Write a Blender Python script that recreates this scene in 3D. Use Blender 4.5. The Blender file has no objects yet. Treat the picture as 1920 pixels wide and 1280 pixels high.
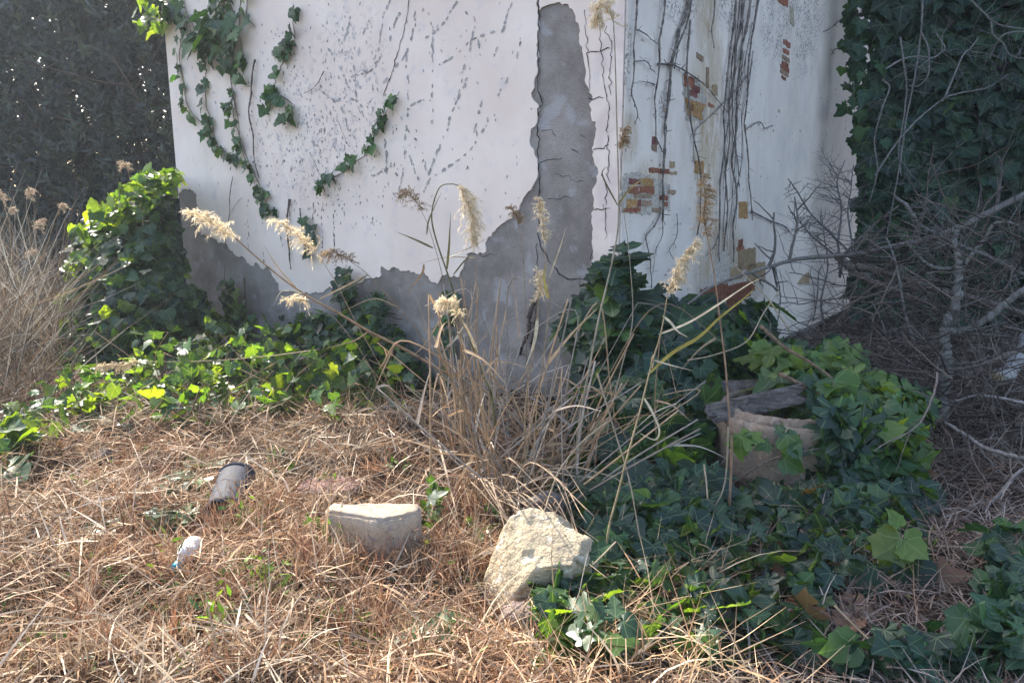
import bpy, math, random
import numpy as np
from mathutils import Vector, Matrix, geometry
rng = np.random.default_rng(11); random.seed(11)
sc = bpy.context.scene
COL = sc.collection
R = math.radians
PI = math.pi

# ------------------------------------------------------------------ camera geometry
PITCH = R(10.74); H = 1.5; F = 1387.0
FW = np.array((0, math.cos(PITCH), -math.sin(PITCH))); UP = np.array((0, math.sin(PITCH), math.cos(PITCH)))
CAM = np.array((0, 0, H))
def ray(px, py): return np.array((1, 0, 0)) * ((px - 960) / F) + UP * ((640 - py) / F) + FW
def G(px, py, z=0.0):
    d = ray(px, py); t = (z - H) / d[2]; return CAM + d * t
def AT(px, py, y):
    d = ray(px, py); return CAM + d * (y / d[1])
def proj(P):
    P = np.asarray(P, float) - CAM
    zc = P @ FW
    return 960 + F * P[..., 0] / zc, 640 - F * (P @ UP) / zc
C0 = G(1153, 790); C0[2] = 0
A = R(37)
DL = np.array((-math.cos(A), math.sin(A), 0)); DR = np.array((math.sin(A), math.cos(A), 0))
NL = np.array((-math.sin(A), -math.cos(A), 0)); NR = np.array((math.cos(A), -math.sin(A), 0))
def plane(px, py, n, off=0.0):
    d = ray(px, py); t = (n @ (C0 - CAM) + off) / (n @ d); return CAM + d * t
def WL(px, py, off=0.0): return plane(px, py, NL, off)
def WR(px, py, off=0.0): return plane(px, py, NR, off)
UL = float((WL(322, 200) - C0) @ DL)
UR = float((WR(1627, 377) - C0) @ DR)
BH = 8.6

def gz(x, y):
    x = np.asarray(x, float); y = np.asarray(y, float)
    z = 0.035 * np.sin(1.7 * x + 0.6) * np.sin(1.3 * y + 1.1) + 0.022 * np.sin(4.1 * x + 2.0) * np.cos(3.7 * y) + 0.012 * np.sin(9.3 * x) * np.sin(8.1 * y + .5)
    z = z + 0.16 * np.exp(-((x - 1.1) / .9) ** 2 - ((y - 5.0) / .8) ** 2)
    z = z + 0.10 * np.exp(-((x + 0.9) / .9) ** 2 - ((y - 4.4) / .6) ** 2)
    k = np.clip((1.0 - x) * 1.5, 0, 1) * np.clip((6.5 - y), 0, 1)
    z = z + k * (.035 * np.sin(5.3 * x + 2 * np.sin(3.1 * y)) * np.sin(6.7 * y + 1.7 * np.sin(4.3 * x)) + .02 * np.sin(11 * x + 1) * np.sin(10 * y + 2))
    for cx, cy, d in ((-.52, 2.62, .07), (.13, 2.42, .06), (-1.22, 2.95, .03)): z = z - d * np.exp(-((x - cx) / .28) ** 2 - ((y - cy) / .18) ** 2)
    return z
def ground_at(px, py):
    P = G(px, py)
    for _ in range(3): P = G(px, py, float(gz(P[0], P[1])))
    return P

# ------------------------------------------------------------------ object helpers
def tag(o, label=None, cat=None, group=None, kind=None):
    if label: o['label'] = label
    if cat: o['category'] = cat
    if group: o['group'] = group
    if kind: o['kind'] = kind
    return o
def thing(name, label, cat, loc=(0, 0, 0), group=None):
    o = bpy.data.objects.new(name, None); COL.objects.link(o); o.location = Vector(loc); o.empty_display_size = .1
    return tag(o, label, cat, group)
def link(name, me, mat, parent=None, smooth=False):
    o = bpy.data.objects.new(name, me); COL.objects.link(o)
    if mat: me.materials.append(mat)
    me.polygons.foreach_set('use_smooth', np.full(len(me.polygons), bool(smooth)))
    if parent is not None:
        o.parent = parent; o.matrix_parent_inverse = Matrix.Translation(-parent.location)
    return o
def mesh_np(name, V, loops, starts, mat, parent=None, col=None, uv=None, smooth=False):
    me = bpy.data.meshes.new(name)
    V = np.ascontiguousarray(V, dtype=np.float32)
    me.vertices.add(len(V)); me.vertices.foreach_set('co', V.ravel())
    me.loops.add(len(loops)); me.loops.foreach_set('vertex_index', np.ascontiguousarray(loops, dtype=np.int32))
    me.polygons.add(len(starts)); me.polygons.foreach_set('loop_start', np.ascontiguousarray(starts, dtype=np.int32))
    me.update(calc_edges=True); me.validate()
    if col is not None:
        a = me.attributes.new('Col', 'FLOAT_COLOR', 'POINT')
        c = np.ones((len(V), 4), np.float32); c[:, :3] = col; a.data.foreach_set('color', c.ravel())
    if uv is not None:
        a = me.attributes.new('luv', 'FLOAT2', 'POINT'); a.data.foreach_set('vector', np.ascontiguousarray(uv, dtype=np.float32).ravel())
    return link(name, me, mat, parent, smooth)

class Stems:
    def __init__(s): s.b = []
    def tube(s, *a, **k): b = Bag(); b.tube(*a, **k); s.b.append(b)
    def build(s, name, mat, parent=None, smooth=False):
        for b in s.b: b.build(name.rstrip('s'), mat, parent, True)
class Bag:
    """collects instances of small templates and tubes into ONE mesh"""
    def __init__(s): s.V = []; s.L = []; s.S = []; s.C = []; s.U = []; s.nv = 0; s.nl = 0
    def add(s, V, faces_flat, sizes, C, U=None):
        s.V.append(V); s.L.append(np.asarray(faces_flat) + s.nv)
        st = np.concatenate(([0], np.cumsum(sizes)[:-1])) + s.nl
        s.S.append(st); s.C.append(C); s.U.append(np.zeros((len(V), 2)) if U is None else U)
        s.nv += len(V); s.nl += len(faces_flat)
    def inst(s, T, M, P, col):
        tv, tf, tu = T
        N = len(P)
        if N == 0: return
        V = (np.einsum('nij,kj->nki', M, tv) + P[:, None, :]).reshape(-1, 3)
        k = len(tv)
        fl = np.concatenate([np.asarray(f) for f in tf]); sz = np.array([len(f) for f in tf])
        L = (fl[None, :] + (np.arange(N) * k)[:, None]).ravel()
        s.add(V, L, np.tile(sz, N), np.repeat(col, k, axis=0), np.tile(tu, (N, 1)))
    def tube(s, pts, rad, col, sides=5, cap=True):
        pts = np.asarray(pts, float); n = len(pts)
        rad = np.broadcast_to(np.asarray(rad, float), (n,)) if np.ndim(rad) else np.full(n, rad)
        tan = np.gradient(pts, axis=0); tan /= np.linalg.norm(tan, axis=1)[:, None] + 1e-9
        ref = np.array((0.31, 0.2, 0.93)) if abs(tan[:, 2]).mean() < .8 else np.array((1., .1, 0))
        a = np.cross(tan, ref); a /= np.linalg.norm(a, axis=1)[:, None] + 1e-9
        b = np.cross(tan, a)
        th = np.arange(sides) * 2 * PI / sides
        V = pts[:, None, :] + rad[:, None, None] * (a[:, None, :] * np.cos(th)[None, :, None] + b[:, None, :] * np.sin(th)[None, :, None])
        V = V.reshape(-1, 3)
        i = np.arange(n - 1)[:, None] * sides; j = np.arange(sides)[None, :]; j2 = (j + 1) % sides
        q = np.stack((i + j, i + j2, i + sides + j2, i + sides + j), -1).reshape(-1)
        sz = [4] * ((n - 1) * sides)
        if cap:
            q = np.concatenate((q, np.arange(sides)[::-1], (n - 1) * sides + np.arange(sides))); sz = sz + [sides, sides]
        c = np.broadcast_to(np.asarray(col, float), (n, 3)) if np.ndim(col) < 2 else np.asarray(col)
        s.add(V, q, np.array(sz), np.repeat(c, sides, axis=0))
    def ribbon(s, pts, wid, col, nrm=(0, -1, .3), fold=0.0):
        pts = np.asarray(pts, float); n = len(pts); wid = np.broadcast_to(np.asarray(wid, float), (n,))
        tan = np.gradient(pts, axis=0); tan /= np.linalg.norm(tan, axis=1)[:, None] + 1e-9
        a = np.cross(tan, np.asarray(nrm, float)); a /= np.linalg.norm(a, axis=1)[:, None] + 1e-9
        nn = np.cross(a, tan)
        V = np.stack((pts - a * wid[:, None] / 2, pts - nn * (wid * fold)[:, None], pts + a * wid[:, None] / 2), 1).reshape(-1, 3)
        i = np.arange(n - 1)[:, None] * 3; j = np.arange(2)[None, :]
        q = np.stack((i + j, i + j + 1, i + 3 + j + 1, i + 3 + j), -1).reshape(-1)
        c = np.broadcast_to(np.asarray(col, float), (n, 3)) if np.ndim(col) < 2 else np.asarray(col)
        s.add(V, q, np.full((n - 1) * 2, 4), np.repeat(c, 3, axis=0))
    def build(s, name, mat, parent=None, smooth=True):
        if not s.V: return None
        return mesh_np(name, np.concatenate(s.V), np.concatenate(s.L), np.concatenate(s.S), mat, parent,
                       np.concatenate(s.C), np.concatenate(s.U), smooth)

def spline(pts, k=6):
    """Catmull-Rom through points"""
    P = np.asarray(pts, float)
    if len(P) < 3: 
        t = np.linspace(0, 1, k + 1)[:, None]; return P[0] * (1 - t) + P[-1] * t
    E = np.vstack((2 * P[0] - P[1], P, 2 * P[-1] - P[-2])); out = []
    for i in range(1, len(E) - 2):
        p0, p1, p2, p3 = E[i - 1], E[i], E[i + 1], E[i + 2]
        for t in np.arange(k) / k:
            out.append(.5 * (2 * p1 + (p2 - p0) * t + (2 * p0 - 5 * p1 + 4 * p2 - p3) * t * t + (3 * p1 - p0 - 3 * p2 + p3) * t ** 3))
    out.append(P[-1]); return np.array(out)
def frames(n, t, s):
    """rotation matrices with normal n, tip direction t (made orthogonal), scale s"""
    n = n / (np.linalg.norm(n, axis=1)[:, None] + 1e-9)
    t = t - n * np.sum(n * t, 1)[:, None]; t /= np.linalg.norm(t, axis=1)[:, None] + 1e-9
    x = np.cross(t, n)
    return np.stack((x, t, n), -1) * np.asarray(s)[:, None, None]
def inpoly(px, py, poly):
    px = np.asarray(px); py = np.asarray(py); r = np.zeros(px.shape, bool); n = len(poly)
    for i in range(n):
        x1, y1 = poly[i]; x2, y2 = poly[i - 1]
        c = ((y1 > py) != (y2 > py)) & (px < (x2 - x1) * (py - y1) / ((y2 - y1) + 1e-12) + x1)
        r ^= c
    return r
def edge_dist(px, py, poly):
    d = np.full(np.shape(px), 1e9)
    for i in range(len(poly)):
        a = np.array(poly[i - 1], float); b = np.array(poly[i], float); ab = b - a
        t = np.clip(((px - a[0]) * ab[0] + (py - a[1]) * ab[1]) / (ab @ ab + 1e-9), 0, 1)
        d = np.minimum(d, np.hypot(px - a[0] - t * ab[0], py - a[1] - t * ab[1]))
    return d
def fill(poly, n):
    p = np.array(poly, float); lo = p.min(0); hi = p.max(0); X = []; Y = []; c = 0
    while c < n:
        x = rng.uniform(lo[0], hi[0], 4 * n + 50); y = rng.uniform(lo[1], hi[1], 4 * n + 50); m = inpoly(x, y, poly)
        X.append(x[m]); Y.append(y[m]); c += m.sum()
    return np.concatenate(X)[:n], np.concatenate(Y)[:n]

# ------------------------------------------------------------------ materials
def newmat(name):
    m = bpy.data.materials.new(name); m.use_nodes = True; nt = m.node_tree; nt.nodes.clear()
    out = nt.nodes.new('ShaderNodeOutputMaterial'); return m, nt, out
class NT:
    def __init__(s, nt): s.nt = nt
    def n(s, t, **kw):
        o = s.nt.nodes.new(t)
        for k, v in kw.items(): setattr(o, k, v)
        return o
    def l(s, a, b): s.nt.links.new(a, b)
    def val(s, sock, v):
        if hasattr(v, 'is_linked') or hasattr(v, 'links'): s.l(v, sock)
        else: sock.default_value = v
    def math(s, op, a, b=0.0, clamp=False):
        o = s.n('ShaderNodeMath', operation=op, use_clamp=clamp); s.val(o.inputs[0], a); s.val(o.inputs[1], b); return o.outputs[0]
    def vmath(s, op, a, b=(0, 0, 0)):
        o = s.n('ShaderNodeVectorMath', operation=op); s.val(o.inputs[0], a); s.val(o.inputs[1], b)
        return o.outputs['Value'] if op == 'DOT_PRODUCT' else o.outputs[0]
    def noise(s, vec, scale, detail=4, rough=.55, dist=0.0):
        o = s.n('ShaderNodeTexNoise'); s.l(vec, o.inputs['Vector']); o.inputs['Scale'].default_value = scale
        o.inputs['Detail'].default_value = detail; o.inputs['Roughness'].default_value = rough; o.inputs['Distortion'].default_value = dist
        return o.outputs['Fac']
    def ramp(s, f, lo, hi):
        o = s.n('ShaderNodeMapRange', clamp=True); o.interpolation_type = 'SMOOTHSTEP'; s.l(f, o.inputs[0]); o.inputs[1].default_value = lo; o.inputs[2].default_value = hi
        return o.outputs[0]
    def mix(s, f, a, b, blend='MIX'):
        o = s.n('ShaderNodeMix', data_type='RGBA', blend_type=blend); s.val(o.inputs[0], f)
        for k, v in ((6, a), (7, b)):
            if isinstance(v, tuple): o.inputs[k].default_value = v + (1,) if len(v) == 3 else v
            else: s.l(v, o.inputs[k])
        return o.outputs[2]
    def bsdf(s, col, rough=.8, spec=.3):
        o = s.n('ShaderNodeBsdfPrincipled')
        if isinstance(col, tuple): o.inputs['Base Color'].default_value = col + (1,)
        else: s.l(col, o.inputs['Base Color'])
        if isinstance(rough, float): o.inputs['Roughness'].default_value = rough
        else: s.l(rough, o.inputs['Roughness'])
        o.inputs['Specular IOR Level'].default_value = spec; return o
    def bump(s, h, strength, dist, b):
        o = s.n('ShaderNodeBump'); o.inputs['Strength'].default_value = strength; o.inputs['Distance'].default_value = dist
        s.l(h, o.inputs['Height']); s.l(o.outputs[0], b.inputs['Normal'])

def mat_leaf(name, rough=.36, trans=.35, tcol=(1.9, 2.3, .5), veins=True, spec=.5):
    m, nt, out = newmat(name); N = NT(nt)
    a = N.n('ShaderNodeAttribute', attribute_name='Col').outputs['Color']
    pos = N.n('ShaderNodeNewGeometry').outputs['Position']
    f = N.noise(pos, 60, 2)
    c = N.mix(N.math('MULTIPLY', f, .5), a, N.mix(1.0, a, (.55, .6, .5), 'MULTIPLY'))
    if veins:
        uv = N.n('ShaderNodeAttribute', attribute_name='luv').outputs['Vector']
        acc = None
        for ang in (0, 47, -47, 108, -108):
            d = (math.sin(R(ang)), math.cos(R(ang)), 0); nrm = (d[1], -d[0], 0)
            dn = N.math('ABSOLUTE', N.vmath('DOT_PRODUCT', uv, nrm)); dd = N.vmath('DOT_PRODUCT', uv, d)
            w = N.math('MULTIPLY', N.math('LESS_THAN', dn, .014), N.math('GREATER_THAN', dd, .01))
            acc = w if acc is None else N.math('MAXIMUM', acc, w)
        c = N.mix(N.math('MULTIPLY', acc, .30), c, (.26, .36, .18))
    b = N.bsdf(c, rough, spec)
    t = N.n('ShaderNodeBsdfTranslucent'); N.l(N.mix(1.0, c, tcol, 'MULTIPLY'), t.inputs[0])
    mx = N.n('ShaderNodeMixShader'); mx.inputs[0].default_value = trans; N.l(b.outputs[0], mx.inputs[1]); N.l(t.outputs[0], mx.inputs[2])
    N.l(mx.outputs[0], out.inputs[0]); return m
def mat_attr(name, rough=.8, spec=.2, trans=0.0, noise=40, dark=.6):
    m, nt, out = newmat(name); N = NT(nt)
    a = N.n('ShaderNodeAttribute', attribute_name='Col').outputs['Color']
    pos = N.n('ShaderNodeNewGeometry').outputs['Position']
    f = N.noise(pos, noise, 4)
    c = N.mix(N.ramp(f, .35, .65), N.mix(1.0, a, (dark, dark, dark), 'MULTIPLY'), a)
    b = N.bsdf(c, rough, spec); N.bump(f, .4, .01, b)
    if trans:
        t = N.n('ShaderNodeBsdfTranslucent'); N.l(c, t.inputs[0]); mx = N.n('ShaderNodeMixShader'); mx.inputs[0].default_value = trans
        N.l(b.outputs[0], mx.inputs[1]); N.l(t.outputs[0], mx.inputs[2]); N.l(mx.outputs[0], out.inputs[0])
    else: N.l(b.outputs[0], out.inputs[0])
    return m
def mat_stone(name, c1, c2, c3=None, scale=9, rough=.9, bumpd=.02, spots=None):
    m, nt, out = newmat(name); N = NT(nt)
    pos = N.n('ShaderNodeNewGeometry').outputs['Position']
    f = N.noise(pos, scale, 7, .62); g = N.noise(pos, scale * 6, 5, .6)
    c = N.mix(N.ramp(f, .36, .64), c1, c2)
    if c3: c = N.mix(N.ramp(N.noise(pos, scale * 2.3, 5, .6, .6), .52, .66), c, c3)
    c = N.mix(N.ramp(g, .5, .75), c, N.mix(1.0, c, (.6, .58, .55), 'MULTIPLY'))
    b = N.bsdf(c, rough, .15)
    N.bump(N.math('ADD', f, N.math('MULTIPLY', g, .35)), .8, bumpd, b)
    N.l(b.outputs[0], out.inputs[0]); return m
def uz(N):
    pos = N.n('ShaderNodeNewGeometry').outputs['Position']
    d = N.vmath('SUBTRACT', pos, tuple(C0))
    return pos, N.vmath('DOT_PRODUCT', d, tuple(DL)), N.vmath('DOT_PRODUCT', d, tuple(DR)), N.vmath('DOT_PRODUCT', pos, (0, 0, 1))
def blob(N, u, z, cu, cz, ru, rz):
    a = N.math('DIVIDE', N.math('SUBTRACT', u, cu), ru); b = N.math('DIVIDE', N.math('SUBTRACT', z, cz), rz)
    r2 = N.math('ADD', N.math('MULTIPLY', a, a), N.math('MULTIPLY', b, b))
    return N.math('SUBTRACT', 1.0, N.ramp(r2, 0.0, 1.0))
def blob_px(N, u, z, W, D, x1, y1, x2, y2):
    p = W(x1, y1); q = W(x2, y2); u1 = (p - C0) @ D; u2 = (q - C0) @ D
    return blob(N, u, z, float((u1 + u2) / 2), float((p[2] + q[2]) / 2), float(abs(u2 - u1) / 2), float(abs(p[2] - q[2]) / 2))

def stretched(N, vec, sx, sy, sz):
    o = N.n('ShaderNodeMapping'); N.l(vec, o.inputs[0]); o.inputs['Scale'].default_value = (sx, sy, sz); return o.outputs[0]
def mat_plaster():
    m, nt, out = newmat('limewash_warm'); N = NT(nt); pos, ul, ur, z = uz(N)
    c = N.mix(N.ramp(N.noise(pos, 1.6, 5), .35, .7), (.80, .655, .565), (.87, .745, .65))
    c = N.mix(N.math('MULTIPLY', N.ramp(N.noise(pos, 7, 6, .65), .52, .75), .5), c, (.60, .56, .565))
    brush = N.noise(stretched(N, pos, 9, 9, 110), 1.0, 4, .6)
    c = N.mix(N.math('MULTIPLY', N.math('MULTIPLY', N.ramp(brush, .5, .75), N.ramp(N.noise(pos, 2.5, 4), .5, .7)), .22), c, (.58, .56, .57))
    c = N.mix(N.math('MULTIPLY', N.ramp(N.noise(stretched(N, pos, 2.6, 2.6, .9), 1.0, 6, .6), .52, .75), .35), c, (.62, .52, .45))
    # grey smudges where ivy has been torn off
    mk = blob_px(N, ul, z, WL, DL, 440, 90, 760, 430)
    mk = N.math('MAXIMUM', mk, blob_px(N, ul, z, WL, DL, 560, -20, 760, 280))
    sp = N.ramp(N.noise(pos, 15, 8, .72, .8), .52, .64)
    c = N.mix(N.math('MULTIPLY', N.math('MULTIPLY', mk, sp), .75), c, (.33, .32, .34))
    sp2 = N.ramp(N.noise(pos, 34, 5, .7, .5), .63, .69)
    c = N.mix(N.math('MULTIPLY', sp2, N.math('MULTIPLY', mk, .9)), c, (.12, .11, .11))
    # pale pink strip of plaster beside the corner
    st = N.math('SUBTRACT', 1.0, N.ramp(ul, .15, .24))
    pk = N.math('MULTIPLY', st, N.ramp(N.noise(pos, 4, 3), .40, .6))
    c = N.mix(N.math('MULTIPLY', pk, .6), c, (.62, .50, .46))
    b = N.bsdf(c, .9, .15)
    h = N.math('ADD', N.math('MULTIPLY', N.noise(pos, 3, 4), .9), N.math('ADD', N.math('MULTIPLY', brush, .10), N.math('MULTIPLY', N.noise(pos, 60, 4), .2)))
    N.bump(h, .35, .010, b); N.l(b.outputs[0], out.inputs[0]); return m
def mat_lime_right():
    m, nt, out = newmat('limewash_cool'); N = NT(nt); pos, ul, ur, z = uz(N)
    v = stretched(N, pos, 9, 9, 2.0)
    st = N.math('ADD', N.math('MULTIPLY', N.noise(v, 1.0, 7, .65), .4), N.math('MULTIPLY', N.noise(pos, 3.1, 7, .62), .6))
    c = N.mix(N.ramp(st, .32, .68), (.72, .61, .525), (.83, .715, .62))
    c = N.mix(N.math('MULTIPLY', N.ramp(N.noise(pos, 2.2, 5), .5, .75), .6), c, (.61, .54, .50))
    c = N.mix(N.math('MULTIPLY', N.ramp(N.noise(stretched(N, pos, 2.2, 2.2, 1.0), 1.0, 6, .6), .48, .72), .45), c, (.58, .47, .38))
    tan = N.math('MAXIMUM', blob_px(N, ur, z, WR, DR, 1278, 560, 1372, -60), blob_px(N, ur, z, WR, DR, 1285, 380, 1400, 620))
    tan = N.math('MAXIMUM', tan, blob_px(N, ur, z, WR, DR, 1290, 120, 1350, -90))
    for q in ((1272, 280, 1345, 90), (1155, 420, 1265, 290), (1290, 560, 1420, 450), (1150, 320, 1200, 200)): tan = N.math('MAXIMUM', tan, N.math('MULTIPLY', blob_px(N, ur, z, WR, DR, *q), .8))
    c = N.mix(N.math('MULTIPLY', tan, N.ramp(N.noise(stretched(N, pos, 9, 9, 3.5), 1.0, 6, .65), .30, .55)), c, (.54, .43, .31))
    c = N.mix(N.math('MULTIPLY', N.math('MULTIPLY', tan, N.ramp(N.noise(stretched(N, pos, 22, 22, 9), 1.0, 6, .7), .50, .62)), .8), c, (.44, .31, .19))
    blk = blob_px(N, ur, z, WR, DR, 1151, 190, 1186, 15)
    for q in ((1330, 60, 1400, -30), (1410, 130, 1490, -10), (1470, 150, 1545, -20), (1225, 260, 1255, 150), (1200, 40, 1330, -60), (1405, 60, 1570, -90)):
        blk = N.math('MAXIMUM', blk, blob_px(N, ur, z, WR, DR, *q))
    blk = N.math('MULTIPLY', blk, N.ramp(N.noise(pos, 6, 5, .6), .36, .58))
    g = N.ramp(N.noise(pos, 48, 6, .75, .2), .46, .60)
    c = N.mix(N.math('MULTIPLY', N.math('MULTIPLY', N.math('POWER', blk, .8), g), .95), c, (.085, .08, .085))
    # small chips showing brick, scattered low down
    ch = N.ramp(N.noise(stretched(N, pos, 7, 7, 16), 1.0, 3, .5), .70, .715)
    c = N.mix(N.math('MULTIPLY', ch, .85), c, (.40, .27, .18))
    sp = N.ramp(N.noise(stretched(N, pos, 14, 14, 9), 1.0, 2, .5), .745, .755)
    c = N.mix(sp, c, (.10, .09, .09))
    b = N.bsdf(c, .9, .15)
    # courses of bricks telegraphing through the wash
    cz = N.math('FRACT', N.math('MULTIPLY', z, 20.5)); j = N.math('SUBTRACT', 1.0, N.ramp(N.math('ABSOLUTE', N.math('SUBTRACT', cz, .5)), .0, .16))
    h = N.math('SUBTRACT', N.math('MULTIPLY', N.noise(pos, 9, 5), .8), N.math('MULTIPLY', j, .05))
    N.bump(h, .5, .012, b); N.l(b.outputs[0], out.inputs[0]); return m
def mat_cement():
    m, nt, out = newmat('bare_cement'); N = NT(nt); pos, ul, ur, z = uz(N)
    f = N.noise(pos, 2.1, 6, .6)
    c = N.mix(N.ramp(f, .32, .68), (.20, .172, .155), (.37, .33, .30))
    c = N.mix(N.ramp(N.noise(pos, 130, 3, .7), .48, .7), c, N.mix(1.0, c, (.66, .65, .65), 'MULTIPLY'))
    c = N.mix(N.math('MULTIPLY', N.ramp(N.noise(stretched(N, pos, 5, 5, 5), 1.0, 4, .5, .3), .57, .66), .55), c, (.40, .39, .40))
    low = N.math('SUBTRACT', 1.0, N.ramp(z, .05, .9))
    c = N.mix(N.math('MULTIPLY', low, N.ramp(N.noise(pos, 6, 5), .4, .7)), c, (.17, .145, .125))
    b = N.bsdf(c, .95, .1)
    N.bump(N.math('ADD', N.noise(pos, 90, 4, .7), N.math('MULTIPLY', N.noise(pos, 6, 4), 1.2)), .7, .008, b)
    N.l(b.outputs[0], out.inputs[0]); return m
def mat_flat(name, col, rough=.9, spec=.15, n=30, var=.7):
    m, nt, out = newmat(name); N = NT(nt); pos = N.n('ShaderNodeNewGeometry').outputs['Position']
    f = N.noise(pos, n, 5, .6); c = N.mix(N.ramp(f, .35, .65), tuple(x * var for x in col), col)
    b = N.bsdf(c, rough, spec); N.bump(f, .5, .006, b); N.l(b.outputs[0], out.inputs[0]); return m
def mat_ground():
    m, nt, out = newmat('soil_and_litter'); N = NT(nt); pos = N.n('ShaderNodeNewGeometry').outputs['Position']
    f = N.noise(pos, 5, 7, .65); g = N.noise(pos, 55, 5, .65)
    c = N.mix(N.ramp(f, .35, .65), (.03, .021, .016), (.06, .042, .03))
    c = N.mix(N.ramp(g, .55, .75), c, (.10, .07, .05))
    c = N.mix(N.ramp(N.noise(pos, 110, 3), .58, .7), c, (.03, .024, .02))
    b = N.bsdf(c, .95, .1); N.bump(N.math('ADD', f, g), .8, .03, b); N.l(b.outputs[0], out.inputs[0]); return m

M_plaster = mat_plaster(); M_right = mat_lime_right(); M_cement = mat_cement(); M_ground = mat_ground()
M_leaf = mat_leaf('ivy_leaf', rough=.38, trans=.42, tcol=(3.2, 2.7, .4)); M_leaf2 = mat_leaf('ivy_leaf_matt', rough=.5, trans=.25, spec=.35)
M_hedge = mat_leaf('hedge_leaf', rough=.5, trans=.15, tcol=(1.2, 1.5, .6), veins=False, spec=.4)
M_straw = mat_attr('dry_straw', .75, .25, .22, 25, .75)
M_straw_ = M_straw
M_plume = mat_attr('reed_plume', .9, .05, .5, 80, .85)
M_reed = mat_attr('reed_stem', .6, .3, .12, 30, .75)
M_bark = mat_attr('grey_bark', .9, .1, 0, 70, .55)
M_vine = mat_attr('dead_vine_bark', .95, .08, 0, 60, .5)
def mat_brick():
    m, nt, out = newmat('old_brick'); N = NT(nt); a = N.n('ShaderNodeAttribute', attribute_name='Col').outputs['Color']; pos = N.n('ShaderNodeNewGeometry').outputs['Position']
    f = N.noise(pos, 40, 6, .65); c = N.mix(N.ramp(f, .35, .65), N.mix(1.0, a, (.6, .58, .56), 'MULTIPLY'), a)
    c = N.mix(N.math('MULTIPLY', N.ramp(N.noise(pos, 17, 7, .7), .58, .68), .5), c, (.66, .59, .53))
    b = N.bsdf(c, .95, .08); N.bump(f, .6, .01, b); N.l(b.outputs[0], out.inputs[0]); return m
M_brick = mat_brick()
M_crack = mat_flat('crack_shadow_gap', (.035, .03, .03))
M_scar = mat_attr('root_trace', .95, .05, 0, 90, .6)
M_ring = mat_stone('old_concrete', (.275, .205, .15), (.215, .165, .13), (.33, .27, .21), 8, .95, .02)
M_lime = mat_stone('yellow_limestone', (.50, .41, .27), (.34, .275, .19), (.60, .54, .44), 7, .92, .05)
M_block = mat_stone('grey_stone', (.35, .285, .225), (.40, .30, .205), (.25, .22, .195), 10, .92, .015)
M_wood = mat_stone('weathered_wood', (.11, .09, .08), (.17, .145, .13), (.07, .06, .055), 14, .9, .015)

# ------------------------------------------------------------------ leaf templates
def outline_leaf(half, z=lambda x, y: .10 * abs(x) - .16 * y * y - .25 * x * x, sub=True):
    """half = right-hand outline from the base notch to the tip"""
    r = np.array(half, float)
    if sub:
        q = [r[0]]
        for i in range(1, len(r)):
            mid = (r[i - 1] + r[i]) / 2; d = r[i] - r[i - 1]; mid = mid + np.array((d[1], -d[0])) * .10
            q += [mid, r[i]]
        r = np.array(q)
    l = r[:-1][::-1] * (-1, 1)
    ring = np.vstack((r, l)); c = np.array([(0, 0.0), (0, .42)])
    P = np.vstack((c, ring)); V = np.array([(x, y, z(x, y)) for x, y in P])
    n = len(ring); k = len(r); fs = []
    for i in range(n):
        a, b = 2 + i, 2 + (i + 1) % n
        hub = 0 if (P[a][1] + P[b][1]) / 2 < .18 else 1
        fs.append((hub, a, b))
    hub_sw = []
    for i in range(n):
        f0 = fs[i - 1][0]; f1 = fs[i][0]
        if f0 != f1: hub_sw.append((f0, 2 + i, f1) if True else None)
    return V, fs + hub_sw, P.copy()
IVY = [outline_leaf([(.0, -.03), (.14, -.16), (.36, -.22), (.40, -.02), (.36, .10), (.62, .26), (.44, .36), (.27, .46), (.20, .70), (0, 1.0)]),
       outline_leaf([(.0, -.03), (.16, -.15), (.34, -.12), (.44, .06), (.52, .30), (.34, .46), (.18, .70), (0, .95)], lambda x, y: .18 * abs(x) - .22 * y * y),
       outline_leaf([(.0, -.02), (.20, -.14), (.42, -.06), (.50, .18), (.44, .44), (.25, .70), (0, .95)], lambda x, y: -.22 * abs(x) * abs(x) - .10 * y * y + .05 * abs(x))]
def vary(T, k):
    V, f, uv = T; V = V.copy(); r_ = np.random.default_rng(k); g_ = r_.normal(0, .045, V.shape); g_[:3] *= .2; V = V + g_ * (1, 1, .7)
    V[:, 0] *= r_.uniform(.82, 1.15); V[:, 0] += .10 * r_.normal() * V[:, 1] ** 2; V[:, 2] += r_.normal(0, .16) * V[:, 0] * V[:, 1] + r_.normal(0, .14) * V[:, 1] ** 2 + r_.uniform(-.2, .25) * np.abs(V[:, 0])
    return V, f, uv
IVYV = [[T] + [vary(T, 10 * i + k) for k in range(5)] for i, T in enumerate(IVY)]
SIMPLE = (np.array([(0, 0, 0), (.13, .38, .02), (0, 1, -.06), (-.13, .38, .02), (0, .45, -.02)], float), [(0, 1, 4), (1, 2, 4), (2, 3, 4), (3, 0, 4)], np.zeros((5, 2)))
def blade(bend, segs=4, w=.5, kink=0):
    y = np.linspace(0, 1, segs + 1); zz = bend * np.sin(PI * y * .9) + kink * np.maximum(0, y - .5)
    wd = np.interp(y, [0, .25, 1], [.8, 1, .15]) * w
    V = np.stack((np.stack((-wd, y, zz), 1), np.stack((wd, y, zz), 1)), 1).reshape(-1, 3)
    f = [(2 * i, 2 * i + 1, 2 * i + 3, 2 * i + 2) for i in range(segs)]
    return V, f, np.zeros((len(V), 2))
BLADES = [blade(0, 2), blade(.04, 2), blade(.10, 3), blade(.0, 2, .5, -.25), blade(-.05, 2), blade(0.02, 2), blade(.2, 4)]

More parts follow.
